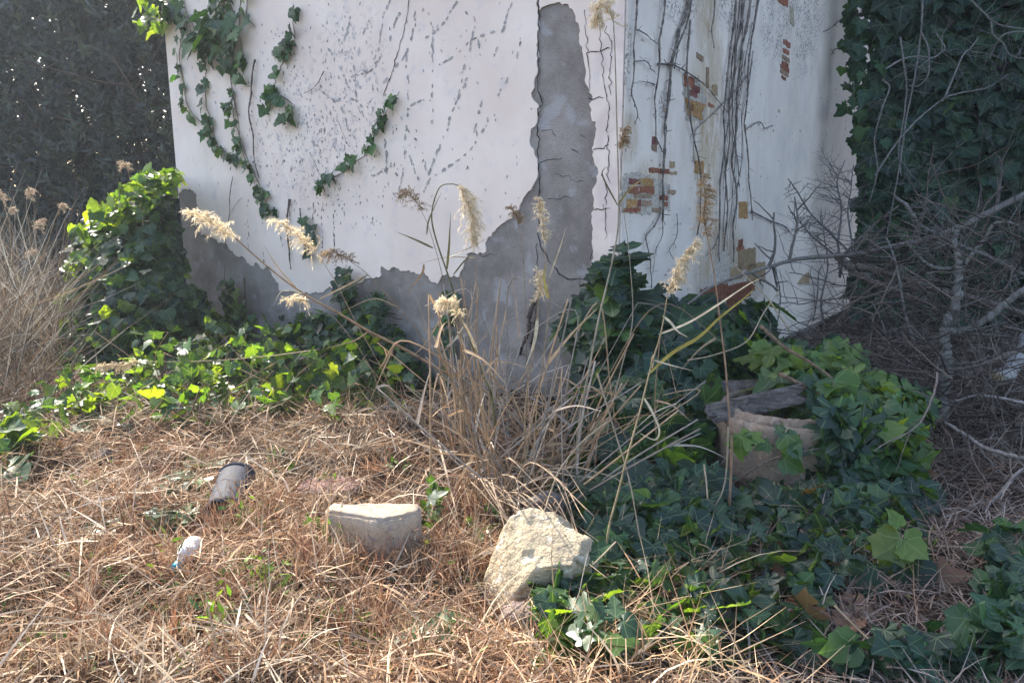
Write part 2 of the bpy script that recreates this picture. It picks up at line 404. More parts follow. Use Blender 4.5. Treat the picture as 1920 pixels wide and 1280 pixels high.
GREENS = np.array([(.019, .048, .032), (.027, .066, .040), (.042, .096, .042), (.068, .135, .042), (.115, .19, .040)])  # greens pushed towards blue, a lens flare tint put into the leaf colour
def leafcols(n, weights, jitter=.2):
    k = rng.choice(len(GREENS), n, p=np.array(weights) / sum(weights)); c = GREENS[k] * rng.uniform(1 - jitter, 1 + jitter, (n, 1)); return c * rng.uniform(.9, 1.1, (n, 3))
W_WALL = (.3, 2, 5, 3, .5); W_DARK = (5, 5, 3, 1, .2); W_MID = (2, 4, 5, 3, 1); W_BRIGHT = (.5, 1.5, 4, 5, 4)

def leaves_into(bag, P, nrm, tip, size, cols, kinds=(3, 2, 1)):
    n = len(P); M = frames(nrm, tip, size); M = M * rng.uniform(.8, 1.15, (n, 1, 3))
    k = rng.choice(3, n, p=np.array(kinds) / sum(kinds))
    j = rng.integers(0, 6, n)
    for i in range(3):
        for v in range(6):
            m = (k == i) & (j == v); bag.inst(IVYV[i][v], M[m], P[m], cols[m])
def rnd(n, s=1.0): return rng.normal(0, s, (n, 3))

def wall_strands(bag_l, bag_s, W, nrm, strands, size_px, dens, weights, off=.03, stem_r=.004, stem_col=(.12, .085, .06)):
    for pl in strands:
        pts = np.array([W(x, y, .0) for x, y in pl]) ; S = spline(pts, 6)
        S = S + nrm * (.012 + .012 * rng.random((len(S), 1)))
        bag_s.tube(S, np.linspace(stem_r, stem_r * .6, len(S)), stem_col, 5)
        pp = np.array(pl, float); L = np.hypot(*np.diff(pp, axis=0).T).sum(); n = max(2, int(L * dens))
        t = rng.uniform(0, len(S) - 1.001, n); i = t.astype(int); f = (t - i)[:, None]; P = S[i] * (1 - f) + S[i + 1] * f
        P = P + nrm * (off + .03 * rng.random((n, 1))) + rnd(n, .012)
        zc = (P - CAM) @ FW; s = rng.uniform(size_px[0], size_px[1], n) * zc / F
        tip = np.array((0, 0, -1)) + rnd(n, .55); nn = nrm + rnd(n, .38) + np.array((0, 0, .25))
        leaves_into(bag_l, P - 0, nn, tip, s, leafcols(n, weights))
def wall_patch(bag_l, W, nrm, poly, n, size_px, weights, off=(.03, .10)):
    x, y = fill(poly, n); P = np.array([W(a, b) for a, b in zip(x, y)]) + nrm * rng.uniform(off[0], off[1], (n, 1))
    zc = (P - CAM) @ FW; s = rng.uniform(size_px[0], size_px[1], n) * zc / F
    tip = np.array((0, 0, -1)) + rnd(n, .5); nn = nrm + rnd(n, .4) + np.array((0, 0, .3)); P[:, 2] += s * .4
    leaves_into(bag_l, P, nn, tip, s, leafcols(n, weights))
def mound(bag_l, poly, n, size_px, weights, yfun, bulge, dmax=60, up=.6, tilt=.5, kinds=(3, 2, 1), stems=None, fillw=None, under=.55):
    """leaves over a rounded mass: outline from above, depth and thickness of its own"""
    x, y = fill(poly, n); d = edge_dist(x, y, poly); f = np.sqrt(np.clip(d / dmax, 0, 1))
    layer = rng.random(n) ** .6
    Y = yfun(x, y) - bulge * f * layer
    P = np.array([AT(a, b, c) for a, b, c in zip(x, y, Y)])
    P[:, 2] = np.maximum(P[:, 2], gz(P[:, 0], P[:, 1]) + .02)
    zc = (P - CAM) @ FW; s = rng.uniform(size_px[0], size_px[1], n) * zc / F
    cx, cy = np.mean(poly, 0); rad = np.stack(((x - cx) / 200, -.6 + 0 * x, (cy - y) / 200 + up), 1)
    nn = rad + rnd(n, tilt); tip = np.stack(((x - cx) / 300, -.35 + 0 * x, -.75 + 0 * x), 1) + rnd(n, .45)
    c = leafcols(n, weights); leaves_into(bag_l, P, nn, tip, s, c, kinds)
    return P

# ------------------------------------------------------------------ ground
xs = np.concatenate((np.linspace(-60, -8, 18), np.linspace(-7.5, 8, 260), np.linspace(9, 60, 18)))
ys = np.concatenate((np.linspace(-12, 0.5, 8), np.linspace(.8, 14, 230), np.linspace(15, 120, 22)))
XX, YY = np.meshgrid(xs, ys); ZZ = gz(XX, YY) + .012 * rng.standard_normal(XX.shape) * ((np.abs(XX) < 8) & (YY < 14) & (YY > .7))
V = np.stack((XX, YY, ZZ), -1).reshape(-1, 3); nx = len(xs); ny = len(ys)
i, j = np.meshgrid(np.arange(nx - 1), np.arange(ny - 1)); a = (j * nx + i).ravel()
Q = np.stack((a, a + 1, a + 1 + nx, a + nx), 1).ravel()
g = mesh_np('ground', V, Q, np.arange(len(a)) * 4, M_ground, smooth=True); tag(g, kind='structure')

# ------------------------------------------------------------------ building
bld = thing('old_building', 'whitewashed old building with peeling walls, bare cement strip and exposed bricks at its corner', 'building', C0)
def box_prism(name, foot, z0, z1, mat, parent):
    n = len(foot); V = [(*p[:2], z0) for p in foot] + [(*p[:2], z1) for p in foot]
    L = []; S = []
    for k in range(n): S.append(len(L)); L += [k, (k + 1) % n, n + (k + 1) % n, n + k]
    S.append(len(L)); L += list(range(n, 2 * n)); S.append(len(L)); L += list(range(n))[::-1]
    return mesh_np(name, np.array(V, float), L, S, mat, parent)
cA = C0 + DL * UL; cB = cA + DR * UR; cC = C0 + DR * UR
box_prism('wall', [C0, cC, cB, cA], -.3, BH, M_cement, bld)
M_roof = mat_flat('roof_tile', (.35, .17, .10))
e = .35
box_prism('roof', [C0 - DL * .0 - DR * .0, cC, cB, cA], BH + .003, BH + .2, M_roof, bld)
def rough_edge(pts, step, amp, closed_skip=()):
    out = []
    n = len(pts)
    for k in range(n):
        a = np.array(pts[k], float); b = np.array(pts[(k + 1) % n], float)
        L = np.hypot(*(b - a)); m = max(1, int(L / step))
        if k in closed_skip: out.append(a); continue
        nr = np.array((-(b - a)[1], (b - a)[0])) / (L + 1e-9)
        for q in range(m):
            t = q / m; out.append(a + (b - a) * t + (nr * rng.normal(0, amp) if q else 0))
    return out
def slab(name, uzpts, D, nrm, off0, off1, mat, parent, col=None):
    P = [C0 + D * u + np.array((0, 0, zz)) for u, zz in uzpts]
    poly = [Vector((u, zz, 0)) for u, zz in uzpts]
    tri = geometry.tessellate_polygon([poly])
    n = len(P); V = np.array([p + nrm * off1 for p in P] + [p + nrm * off0 for p in P]); L = []; S = []
    for t in tri: S.append(len(L)); L += list(t)
    for k in range(n): S.append(len(L)); L += [k, (k + 1) % n, n + (k + 1) % n, n + k]
    o = mesh_np(name, V, L, S, mat, parent, None if col is None else np.tile(col, (2 * n, 1)))
    bm = __import__('bmesh').new(); bm.from_mesh(o.data); __import__('bmesh').ops.recalc_face_normals(bm, faces=bm.faces); bm.to_mesh(o.data); bm.free()
    return o
def uzl(p, W=WL, D=DL): q = W(*p); return (float((q - C0) @ D), float(q[2]))
edge = [(1009, 0), (1011, 40), (1009, 62), (1010, 130), (1003, 165), (997, 175), (1003, 190), (1010, 196), (1008, 230), (997, 242), (996, 275), (1003, 290), (1009, 300), (1008, 335),
        (997, 356), (982, 372), (975, 392), (955, 412), (932, 428), (914, 450), (912, 473), (876, 476), (868, 505), (862, 519), (830, 516), (822, 532), (806, 524), (797, 510), (782, 513), (768, 506), (752, 508),
        (741, 500), (729, 507), (716, 498), (712, 520), (690, 522), (676, 530), (660, 522), (640, 528), (610, 545), (590, 549), (565, 548), (545, 545), (526, 546), (523, 530), (514, 520), (505, 502), (493, 504), (482, 492), (470, 497), (458, 482), (445, 480), (432, 468), (424, 455), (414, 455), (408, 450), (400, 446),
        (388, 438), (378, 440), (373, 415), (371, 390), (368, 362), (356, 353), (342, 356), (336, 366), (330, 372)]
pl = [uzl(p) for p in edge]
pl = [(pl[0][0], BH - .02)] + pl + [(UL - .004, pl[-1][1]), (UL - .004, BH - .02)]
ppx = rough_edge(pl, .025, .008, (0, len(pl) - 2, len(pl) - 1, len(pl) - 3))
slab('limewash_plaster', [tuple(p) for p in ppx], DL, NL, -.004, .010, M_plaster, bld)
edge2 = [(1013, 0), (1013, 20), (1029, 10), (1047, 5), (1061, 8), (1075, 18), (1081, 32), (1088, 53), (1089, 85), (1096, 110), (1100, 130), (1100, 158), (1106, 175), (1113, 183), (1112, 189), (1106, 196), (1110, 219), (1119, 229), (1120, 242), (1118, 256), (1115, 265), (1112, 292), (1122, 315), (1120, 332), (1112, 362), (1116, 392), (1110, 400), (1112, 441), (1113, 477), (1110, 502), (1108, 538), (1106, 583), (1112, 620)]
pl2 = [uzl(p) for p in edge2]
q = uzl((1152.6, 620)); pl2 = [(pl2[0][0], BH - .02)] + pl2 + [(.004, q[1]), (.004, BH - .02)]
ppx = rough_edge(pl2, .02, .006, (0, len(pl2) - 2, len(pl2) - 1, len(pl2) - 3))
slab('limewash_plaster', [tuple(p) for p in ppx], DL, NL, -.004, .012, M_plaster, bld)
slab('limewash_side', [(.0, .05), (.0, BH - .02), (UR, BH - .02), (UR, .05)], DR, NR, -.004, .012, M_right, bld)

# exposed bricks and render on the side wall
def brick_bag(quad, col, th=.018, jg=.0035, nm='exposed_brick'):
    bb = Bag()
    pts = rough_edge([tuple(np.array(uzl(p, WR, DR)) + rng.normal(0, jg, 2)) for p in quad], .03, jg); P = [C0 + DR * u + np.array((0, 0, zz)) for u, zz in pts]
    tri = geometry.tessellate_polygon([[Vector((u, zz, 0)) for u, zz in pts]]); n = len(P)
    V = np.array([p + NR * th for p in P] + [p + NR * .005 for p in P]); L = []; S = []
    for t in tri: L += list(t); S.append(3)
    for k in range(n): L += [k, (k + 1) % n, n + (k + 1) % n, n + k]; S.append(4)
    bb.add(V, L, S, np.tile(np.array(col) * rng.uniform(.8, 1.15), (2 * n, 1)))
    bb.build(nm, M_brick, bld, False)
RED = (.34, .135, .085); OCH = (.52, .30, .13); BRN = (.36, .25, .17); MAR = (.25, .10, .085); TAN = (.52, .37, .22)
MOR = (.66, .575, .49)
for q in ([(1166, 332), (1185, 326), (1222, 330), (1252, 346), (1254, 392), (1230, 396), (1205, 402), (1162, 399), (1160, 372)], [(1305, 540), (1330, 520), (1345, 478), (1362, 470), (1376, 500), (1428, 500), (1430, 545), (1412, 566), (1388, 584), (1356, 590), (1310, 566)], [(1277, 144), (1300, 146), (1312, 168), (1322, 196), (1316, 228), (1282, 220)]):
    brick_bag(q, MOR, .0145, .012, 'bare_mortar')
VX, VY = 2005, 377
def br(ox, oy, k, x1, y1, x2, y2, col):
    x1, y1, x2, y2 = ox + x1 / k, oy + y1 / k, ox + x2 / k, oy + y2 / k
    wx = (x2 - x1) * .06; hy = (y2 - y1) * .18; x1 -= wx; x2 += wx; y1 -= hy; y2 += hy
    xm = (x1 + x2) / 2; s = lambda y: (VY - y) / (VX - xm)
    def pt(x, y): return (x, y + (x - xm) * s(y))
    brick_bag([pt(x1, y1), pt(x2, y1), pt(x2, y2), pt(x1, y2)], col)
for q in ((690, 520, 1000, 580, RED), (1050, 570, 1140, 615, TAN), (550, 700, 730, 790, OCH), (340, 840, 735, 915, RED), (400, 950, 540, 1000, BRN), (555, 955, 700, 1010, BRN),
          (290, 1060, 460, 1155, OCH), (470, 1060, 530, 1150, MAR), (560, 1070, 700, 1150, BRN), (230, 1190, 500, 1260, RED), (860, 985, 985, 1045, RED), (915, 1095, 985, 1170, RED), (730, 1200, 870, 1260, BRN),
          (330, 690, 420, 775, MAR), (430, 700, 510, 775, MAR), (725, 0, 805, 85, MAR), (720, 120, 795, 200, BRN), (1035, 410, 1100, 490, TAN), (1460, 420, 1600, 570, OCH), (1000, 900, 1120, 950, BRN)): br(1140, 260, 9.145, *q)
for q in ((360, 420, 520, 560, RED), (500, 570, 620, 660, MAR), (460, 660, 570, 740, MAR), (740, 290, 780, 540, BRN), (840, 560, 920, 690, TAN), (780, 870, 870, 920, RED), (580, 40, 680, 110, BRN)): br(1240, 100, 9.145, *q)
def poly_px(pts, col): brick_bag(pts, col)
poly_px([(1281, 184), (1320, 196), (1312, 210), (1314, 224), (1298, 220), (1285, 216)], OCH)
poly_px([(1283, 190), (1296, 196), (1297, 207), (1284, 204)], (.40, .16, .08))
for k, (y, w) in enumerate(((82, 13), (97, 11), (110, 14), (120, 12), (129, 16), (138, 15), (147, 8))):
    x = 1472 - k * .9; hh = 8 if k < 6 else 5; s = .58
    poly_px([(x - w / 2, y - s * w / 2 - hh / 2), (x + w / 2, y + s * w / 2 - hh / 2), (x + w / 2, y + s * w / 2 + hh / 2), (x - w / 2, y - s * w / 2 + hh / 2)], (RED, BRN)[k % 3 == 2])
poly_px([(1450, -6), (1475, -2), (1474, 13), (1460, 7)], RED)
poly_px([(1478, 12), (1485, 18), (1486, 50), (1479, 44)], (.45, .38, .28))
for q in ((410, 110, 480, 220, OCH), (410, 550, 550, 690, TAN), (330, 700, 430, 790, TAN), (490, 680, 640, 800, TAN), (60, 880, 290, 960, RED), (110, 965, 300, 1000, RED), (310, 850, 540, 930, RED), (300, 935, 500, 985, RED), (300, 990, 420, 1080, RED), (1490, 480, 1550, 540, TAN), (405, 440, 440, 500, RED), (390, 505, 450, 530, RED)): br(1300, 360, 4.922, *q)
poly_px([(1492, 533), (1502, 518), (1514, 510), (1515, 531)], TAN)

# cracks in the plaster and cement (left of the corner)
def crack(pts, w, W=WL, nrm=NL, off=.0135, jig=1.6):
    ck = Bag()
    P = []
    pts = np.array(pts, float)
    for k in range(len(pts) - 1):
        m = max(1, int(np.hypot(*(pts[k + 1] - pts[k])) / 7))
        for t in np.arange(m) / m: P.append(pts[k] + (pts[k + 1] - pts[k]) * t + rng.normal(0, jig, 2))
    P.append(pts[-1]); P3 = np.array([W(*p) + nrm * off for p in P]); n = len(P3)
    wd = w * rng.uniform(.5, 1.4, n) / F * ((P3 - CAM) @ FW); wd[-1] *= .3
    ck.ribbon(P3, wd, (1, 1, 1), nrm); ck.build('crack', M_crack, bld)
crack([(1011, 0), (1012, 40), (1010, 70), (1012, 130), (1011, 178), (1016, 186), (1017, 195), (1011, 205), (1010, 260), (1012, 330), (1014, 390)], 2.6)
crack([(1012, 390), (1009, 440), (1010, 452), (1026, 478), (1034, 497)], 1.6, off=.004)
crack([(1036, 500), (1048, 510), (1064, 523), (1085, 522), (1108, 524)], 1.8, off=.004)
crack([(1008, 455), (1006, 500), (1004, 560), (1005, 600)], 1.2, off=.004)
for c in ([(1016, 247), (1036, 243), (1043, 256)], [(1012, 307), (1033, 297), (1056, 296)], [(1070, 277), (1083, 283), (1086, 289)], [(1040, 327), (1065, 332), (1080, 342), (1095, 340)], [(1028, 374), (1050, 372), (1070, 370), (1074, 380)], [(1084, 250), (1100, 260)], [(1088, 525), (1094, 545), (1100, 556)], [(1106, 500), (1107, 540)], [(760, 700), (800, 690)], [(850, 470), (905, 480), (935, 476)], [(700, 600), (730, 590), (760, 600)]): crack(c, 1.1, off=.004, jig=2)
for c in ([(1099, 20), (1102, 80), (1106, 130), (1109, 175), (1107, 185)], [(1126, 45), (1130, 90), (1133, 150), (1136, 165), (1141, 190), (1144, 215), (1142, 250)], [(1140, 50), (1138, 62), (1148, 74), (1149, 110), (1147, 140), (1148, 180)], [(1104, 101), (1125, 97), (1148, 92)], [(1106, 186), (1135, 185)], [(1114, 281), (1130, 277), (1145, 272)], [(1141, 250), (1144, 300), (1140, 330), (1147, 345)], [(1115, 394), (1130, 392), (1146, 390)], [(1132, 380), (1134, 392)], [(1139, 390), (1138, 430), (1136, 450)], [(1112, 470), (1112, 540)], [(1122, 525), (1121, 545)], [(1130, 330), (1139, 350), (1138, 385)]): crack(c, 1.5, off=.0155)
crack([(770, 0), (762, 50), (748, 100), (733, 150), (720, 181)], 1.8, off=.014, jig=.8)
# pinkish brick showing where the corner plaster has flaked
# traces left by ivy rootlets: rows of grey flecks
sb = Bag(); th = np.arange(8) * 2 * PI / 8
def fleck(P, ang, a, b, c, D=DL, nrm=NL, off=.0125):
    rr = rng.uniform(.7, 1.2, 8); u = a * np.cos(th) * rr; v = b * np.sin(th) * rr
    x = u * math.cos(ang) - v * math.sin(ang); y = u * math.sin(ang) + v * math.cos(ang)
    V = P + np.outer(x, D) + np.outer(y, (0, 0, 1)) + nrm * (off + rng.uniform(0, .0012))
    sb.add(V, np.arange(8), [8], np.tile(c, (8, 1)))
def trace(pts, ox=640, oy=0, k=2.977, size=5.0, gap=1.9, dark=.44, cov=.62):
    pts = np.array(pts, float) / k + (ox, oy); S = spline(pts, 8); seg = np.hypot(*np.diff(S, axis=0).T); T = np.concatenate(([0], np.cumsum(seg))); d = 0
    while d < T[-1]:
        x = np.interp(d, T, S[:, 0]); y = np.interp(d, T, S[:, 1]); x2 = np.interp(d + 1, T, S[:, 0]); y2 = np.interp(d + 1, T, S[:, 1])
        sz = size * rng.uniform(.45, 1.3)
        if rng.random() < cov:
            P = WL(x + rng.normal(0, .9), y + rng.normal(0, .6)); Q_ = WL(x2, y2); v = Q_ - WL(x, y); m = (P - CAM) @ FW / F
            c = dark * rng.uniform(.75, 1.35); fleck(P, math.atan2(v[2], v @ DL), sz * m * rng.uniform(.7, 1.4), sz * m * rng.uniform(.3, .6), (c, c * .93, c * .88))
        d += sz * gap * rng.uniform(.6, 1.2)
for t in ([(270, 10), (240, 100), (215, 260), (190, 330)], [(330, 60), (290, 180), (260, 290), (100, 430)], [(460, 60), (440, 200)], [(645, 20), (560, 150), (445, 240)], [(850, 180), (750, 215), (690, 270), (600, 340), (540, 370)],
          [(515, 230), (515, 420), (518, 600), (510, 680)], [(895, 190), (870, 280), (850, 350)], [(930, 440), (880, 530), (800, 720), (740, 820), (680, 880), (560, 960), (500, 1000), (470, 1070)], [(690, 380), (660, 530), (620, 640), (590, 740), (520, 900), (490, 980)],
          [(790, 560), (770, 640), (745, 740)], [(375, 280), (370, 400), (380, 600), (370, 720), (360, 850), (345, 1000), (330, 1050)], [(490, 540), (420, 580), (380, 610)], [(330, 640), (400, 760), (450, 820), (485, 970)], [(50, 240), (80, 420), (100, 570)], [(250, 780), (255, 900), (265, 1000), (270, 1060)],
          [(10, 680), (80, 770)], [(950, 30), (920, 130), (890, 200)], [(750, 100), (740, 200), (720, 290)], [(770, 230), (785, 330)], [(1005, 220), (985, 330)], [(390, 880), (440, 1010)], [(190, 980), (310, 915)], [(300, 960), (340, 1020), (330, 1100)], [(420, 80), (400, 200), (350, 330), (230, 480)], [(240, 300), (160, 400), (60, 430)], [(720, 430), (650, 560)], [(490, 80), (520, 180)]): trace(t)
for t in ([(160, 120), (120, 200), (100, 330)], [(60, 60), (30, 200), (0, 320)], [(0, 560), (80, 560), (120, 600)], [(40, 620), (130, 690)], [(-60, 280), (20, 420), (60, 560)], [(-120, 500), (0, 600), (40, 700)]): trace(t, size=6, cov=.6, dark=.48)
for k in range(700):   # scattered specks
    x = rng.normal(600, 75); y = rng.normal(250, 100)
    if rng.random() < .25: x = rng.uniform(330, 1000); y = rng.uniform(0, 440)
    if y > 430 or y < 0 or x < 330 or x > 1000: continue
    P = WL(x, y); m = (P - CAM) @ FW / F; c = rng.choice([.18, .36, .46, .50]); fleck(P, rng.uniform(.9, 2.2), rng.uniform(.8, 4.2) * m, rng.uniform(.6, 1.7) * m, (c, c * .95, c * .95))
for pl_ in ([(545, 385), (547, 480)], [(590, 380), (588, 450)], [(465, 380), (468, 470)], [(497, 470), (495, 500)], [(605, 390), (608, 470)], [(630, 340), (628, 470)], [(520, 400), (532, 460)], [(700, 410), (705, 440)]): trace(pl_, 0, 0, 1, 2.4, 2.0, .10)
for k in range(160):
    x = rng.uniform(1160, 1590); y = rng.uniform(60, 560); P = WR(x, y); m = (P - CAM) @ FW / F; c = rng.choice([.08, .14, .28])
    fleck(P, rng.uniform(1.2, 1.9), rng.uniform(.6, 2.4) * m, rng.uniform(.4, .9) * m * 1.6, (c, c * .9, c * .85), DR, NR, .0145)
sb.build('root_traces', M_scar, bld)

# ------------------------------------------------------------------ ivy on the left wall
def ivy_thing(name, label, base, group='ivy growing on and around the building'):
    return thing(name, label, 'ivy', base, group)
t = ivy_thing('ivy_vine', 'ivy hanging over the upper left edge of the white wall in long leafy strands', WL(400, 20))
bl, bs = Bag(), Stems()
wall_strands(bl, bs, WL, NL, [[(345, 60), (340, 110), (347, 150), (352, 190), (365, 215), (385, 235), (400, 260), (425, 285), (455, 300), (478, 325)], [(395, 60), (390, 120), (388, 160), (390, 200), (400, 225), (405, 262)],
     [(430, -20), (445, 60), (440, 110), (437, 150), (445, 195), (440, 215), (455, 262), (468, 300), (482, 330), (497, 365), (505, 395)]], (13, 24), .095, W_WALL)
wall_strands(bl, bs, WL, NL, [[(455, -20), (452, 60), (460, 110), (458, 150)], [(305, -20), (330, 25), (360, 70), (385, 110)], [(345, -20), (352, 20), (370, 60), (382, 88)], [(470, -10), (465, 30), (480, 50)]], (15, 28), .07, W_WALL)
wall_patch(bl, WL, NL, [(296, 0), (330, 50), (365, 60), (380, 90), (375, 115), (400, 118), (440, 142), (458, 110), (470, 60), (450, 30), (440, -10), (410, -10), (405, 30), (420, 60), (400, 40), (370, 45), (330, 20), (310, -10)], 62, (20, 38), W_WALL, (.03, .14))
wall_patch(bl, WL, NL, [(488, 358), (512, 362), (522, 402), (500, 404)], 16, (14, 22), W_MID)
bl.build('leaves', M_leaf2, t); bs.build('stems', M_vine, t)
bl = Bag()
x, y = fill([(286, -10), (315, -10), (325, 40), (308, 60), (292, 35)], 28); P = np.array([WL(a + 6, b) for a, b in zip(x, y)]) + NL * rng.uniform(.0, .25, (28, 1)) + DL * rng.uniform(0, .12, (28, 1))
leaves_into(bl, P, rnd(28, .7) + np.array((-.3, -.6, .5)), rnd(28, .5) + np.array((0, 0, -1.)), rng.uniform(.09, .17, 28), leafcols(28, W_BRIGHT)); bl.build('leaves', M_leaf, t)
for lab, strands, sp, d in (('ivy strand with broad glossy leaves climbing right of the hanging cluster', [[(560, 15), (553, 45), (556, 75), (545, 92), (522, 92)], [(540, 95), (532, 120), (520, 150), (518, 172), (530, 185)], [(530, 180), (550, 195), (548, 218), (540, 222)], [(520, 170), (512, 195), (500, 215)]], (18, 30), .17),
                            ('short ivy tendril rising diagonally across the middle of the white wall', [[(612, 360), (608, 345), (622, 335), (648, 322), (668, 305), (688, 292), (700, 275), (705, 250), (722, 238), (728, 210), (742, 190), (752, 172)]], (12, 25), .20),
                            ('small ivy sprig with few leaves among dark dead roots low on the wall', [[(575, 405), (580, 430), (585, 470)], [(597, 420), (592, 450), (590, 472)]], (13, 22), .16),
                            ('narrow ivy column climbing the bare cement behind the dry reeds', [[(850, 545), (858, 575), (846, 610), (852, 650), (845, 690), (850, 730), (840, 770)]], (16, 27), .2)):
    p0 = WL(*strands[0][0]); t = ivy_thing('ivy_vine', lab, p0); bl, bs = Bag(), Stems()
    wall_strands(bl, bs, WL, NL, strands, sp, d * .8, W_WALL); bl.build('leaves', M_leaf2, t); bs.build('stems', M_vine, t)
t = ivy_thing('ivy_vine', 'pointed ivy clump narrowing to a tip against the grey cement foot of the wall', WL(460, 640)); bl = Bag()
wall_patch(bl, WL, NL, [(458, 512), (468, 530), (480, 580), (496, 640), (420, 645), (408, 600), (430, 590), (440, 545)], 130, (13, 22), W_MID, (.03, .2)); bl.build('leaves', M_leaf, t)
bs = Stems(); bs.tube(spline([WL(455, 650, .02), WL(460, 590, .02), WL(458, 520, .02)]), .006, (.12, .09, .06)); bs.build('stems', M_vine, t)

def wallY(x, y):
    return np.array([ (WL(a, b)[1] if a < 1153 else WR(a, b)[1]) for a, b in zip(x, y)])
t = ivy_thing('ivy_bush', 'tall ivy bush with glossy leaves wrapping the left end of the building', (-4.0, 8.2, 0)); bl = Bag()
pB = [(275, 332), (318, 322), (318, 400), (332, 455), (345, 520), (385, 555), (380, 600), (330, 640), (330, 690), (200, 705), (150, 690), (113, 640), (125, 600), (145, 560), (140, 500), (128, 485), (150, 425), (185, 395), (235, 405), (255, 350)]
mound(bl, [(110, 600), (200, 560), (330, 620), (350, 700), (300, 760), (190, 740), (120, 690)], 300, (16, 29), (3, 5, 4, 1.5, .5), lambda x, y: np.interp(y, [560, 760], [7.3, 5.6]), .3, 60, .8, .6, (1, 2, 3))
mound(bl, pB, 1900, (15, 30), (4, 5, 4, 1.2, .5), lambda x, y: 8.1 - (y - 330) / 360 * 1.1, 1.1, 70, .8, .65, (1, 2, 3))
x, y = fill([(255, 330), (325, 322), (330, 360), (250, 420), (130, 500), (120, 640), (140, 480), (180, 395)], 160)
P = np.array([AT(a, b - 4, 7.2 + rng.uniform(-.3, .4)) for a, b in zip(x, y)]); leaves_into(bl, P, rnd(160, .6) + (-.2, -.3, .6), rnd(160, .5) + (0, 0, -.8), rng.uniform(.08, .15, 160), leafcols(160, (1, 2, 3, 3, 2)), (1, 2, 3))
for (x0, y0), (x1, y1) in (((215, 440), (172, 392)), ((160, 520), (128, 484)), ((285, 380), (272, 328)), ((150, 620), (112, 640)), ((250, 420), (235, 378)), ((170, 470), (150, 425)), ((300, 360), (318, 318)), ((205, 600), (255, 598)), ((150, 575), (118, 560))):
    S_ = spline([AT(x0, y0, 7.0), AT((x0 + x1) / 2, (y0 + y1) / 2 - 6, 6.95), AT(x1, y1, 6.9)], 6); n = 13; P = S_[rng.integers(2, len(S_), n)] + rnd(n, .035)
    leaves_into(bl, P, rnd(n, .6) + (-.2, -.2, .7), rnd(n, .5) + (-.2, 0, -.7), rng.uniform(.08, .15, n), leafcols(n, (0, .5, 2, 4, 5)), (1, 2, 3))
bl.build('leaves', M_leaf, t)
bs = Stems()
for k in range(16):
    a = AT(rng.uniform(180, 330), 690, 7.2); a[2] = 0; b = AT(rng.uniform(150, 330), rng.uniform(370, 560), 7.4)
    bs.tube(spline([a, (a + b) / 2 + rnd(1, .12)[0], b]), np.linspace(.012, .004, 13), (.13, .10, .07))
bs.build('stems', M_vine, t)
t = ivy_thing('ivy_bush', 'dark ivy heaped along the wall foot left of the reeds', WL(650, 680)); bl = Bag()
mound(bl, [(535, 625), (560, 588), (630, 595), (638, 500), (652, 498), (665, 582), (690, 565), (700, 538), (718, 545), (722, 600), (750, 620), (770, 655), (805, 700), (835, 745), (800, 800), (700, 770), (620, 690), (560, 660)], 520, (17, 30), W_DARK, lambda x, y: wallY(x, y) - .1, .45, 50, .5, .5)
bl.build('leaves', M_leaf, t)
t = ivy_thing('ground_ivy', 'sunlit yellow green ivy sprawling over straw in front of the left wall', G(450, 740)); bl = Bag()
def ground_leaves(bl, poly, n, size, weights, hmax, kinds=(2, 2, 2), up=1.0, tilt=.6):
    x, y = fill(poly, n); P = np.array([ground_at(a, b) for a, b in zip(x, y)]); P[:, 2] += rng.random(n) ** 1.6 * hmax + .03
    s = rng.uniform(size[0], size[1], n)
    leaves_into(bl, P, rnd(n, tilt) + (0, -.15, up), rnd(n, .7) + (0, -.3, -.35), s, leafcols(n, weights), kinds); return P
ground_leaves(bl, [(0, 810), (80, 780), (200, 720), (300, 690), (420, 660), (520, 660), (600, 690), (700, 740), (760, 790), (700, 800), (620, 780), (500, 790), (400, 800), (300, 815), (200, 815), (100, 840), (0, 890)], 620, (.06, .125), (1, 2, 4, 4, 3), .22)
ground_leaves(bl, [(300, 670), (420, 640), (600, 670), (720, 730), (780, 795), (660, 800), (420, 790), (300, 780), (240, 740)], 820, (.055, .12), W_BRIGHT, .46, (1, 2, 3), .5, .8)
ground_leaves(bl, [(0, 840), (60, 850), (60, 900), (0, 910)], 22, (.12, .2), W_BRIGHT, .2)
bl.build('leaves', M_leaf, t)
bs = Stems()
for k in range(40):
    a = ground_at(rng.uniform(20, 740), rng.uniform(700, 800)); b = a + np.array((rng.uniform(-.6, .6), rng.uniform(-.3, .3), 0)); m = (a + b) / 2 + (0, 0, rng.uniform(.08, .3))
    b[2] = gz(b[0], b[1]) + .03; bs.tube(spline([a, m, b]), .004, (.20, .13, .08), 4)
bs.build('stems', M_vine, t)

for k in range(46):
    a = ground_at(rng.uniform(230, 800), rng.uniform(720, 800)); q = a + np.array((rng.uniform(-.55, .55), rng.uniform(-.2, .35), rng.uniform(.12, .55))); m = (a + q) / 2 + rnd(1, .04)[0]; b = Bag(); S = spline([a, m, q], 6)
    b.tube(S, np.linspace(.0045, .002, len(S)), np.array((.44, .29, .17)) * rng.uniform(.7, 1.4), 5); tag(b.build('dry_stalk', M_straw_), 'thin dry stem poking through the sunlit ground ivy at the left', 'stalk', 'dry stems among the left ground ivy')
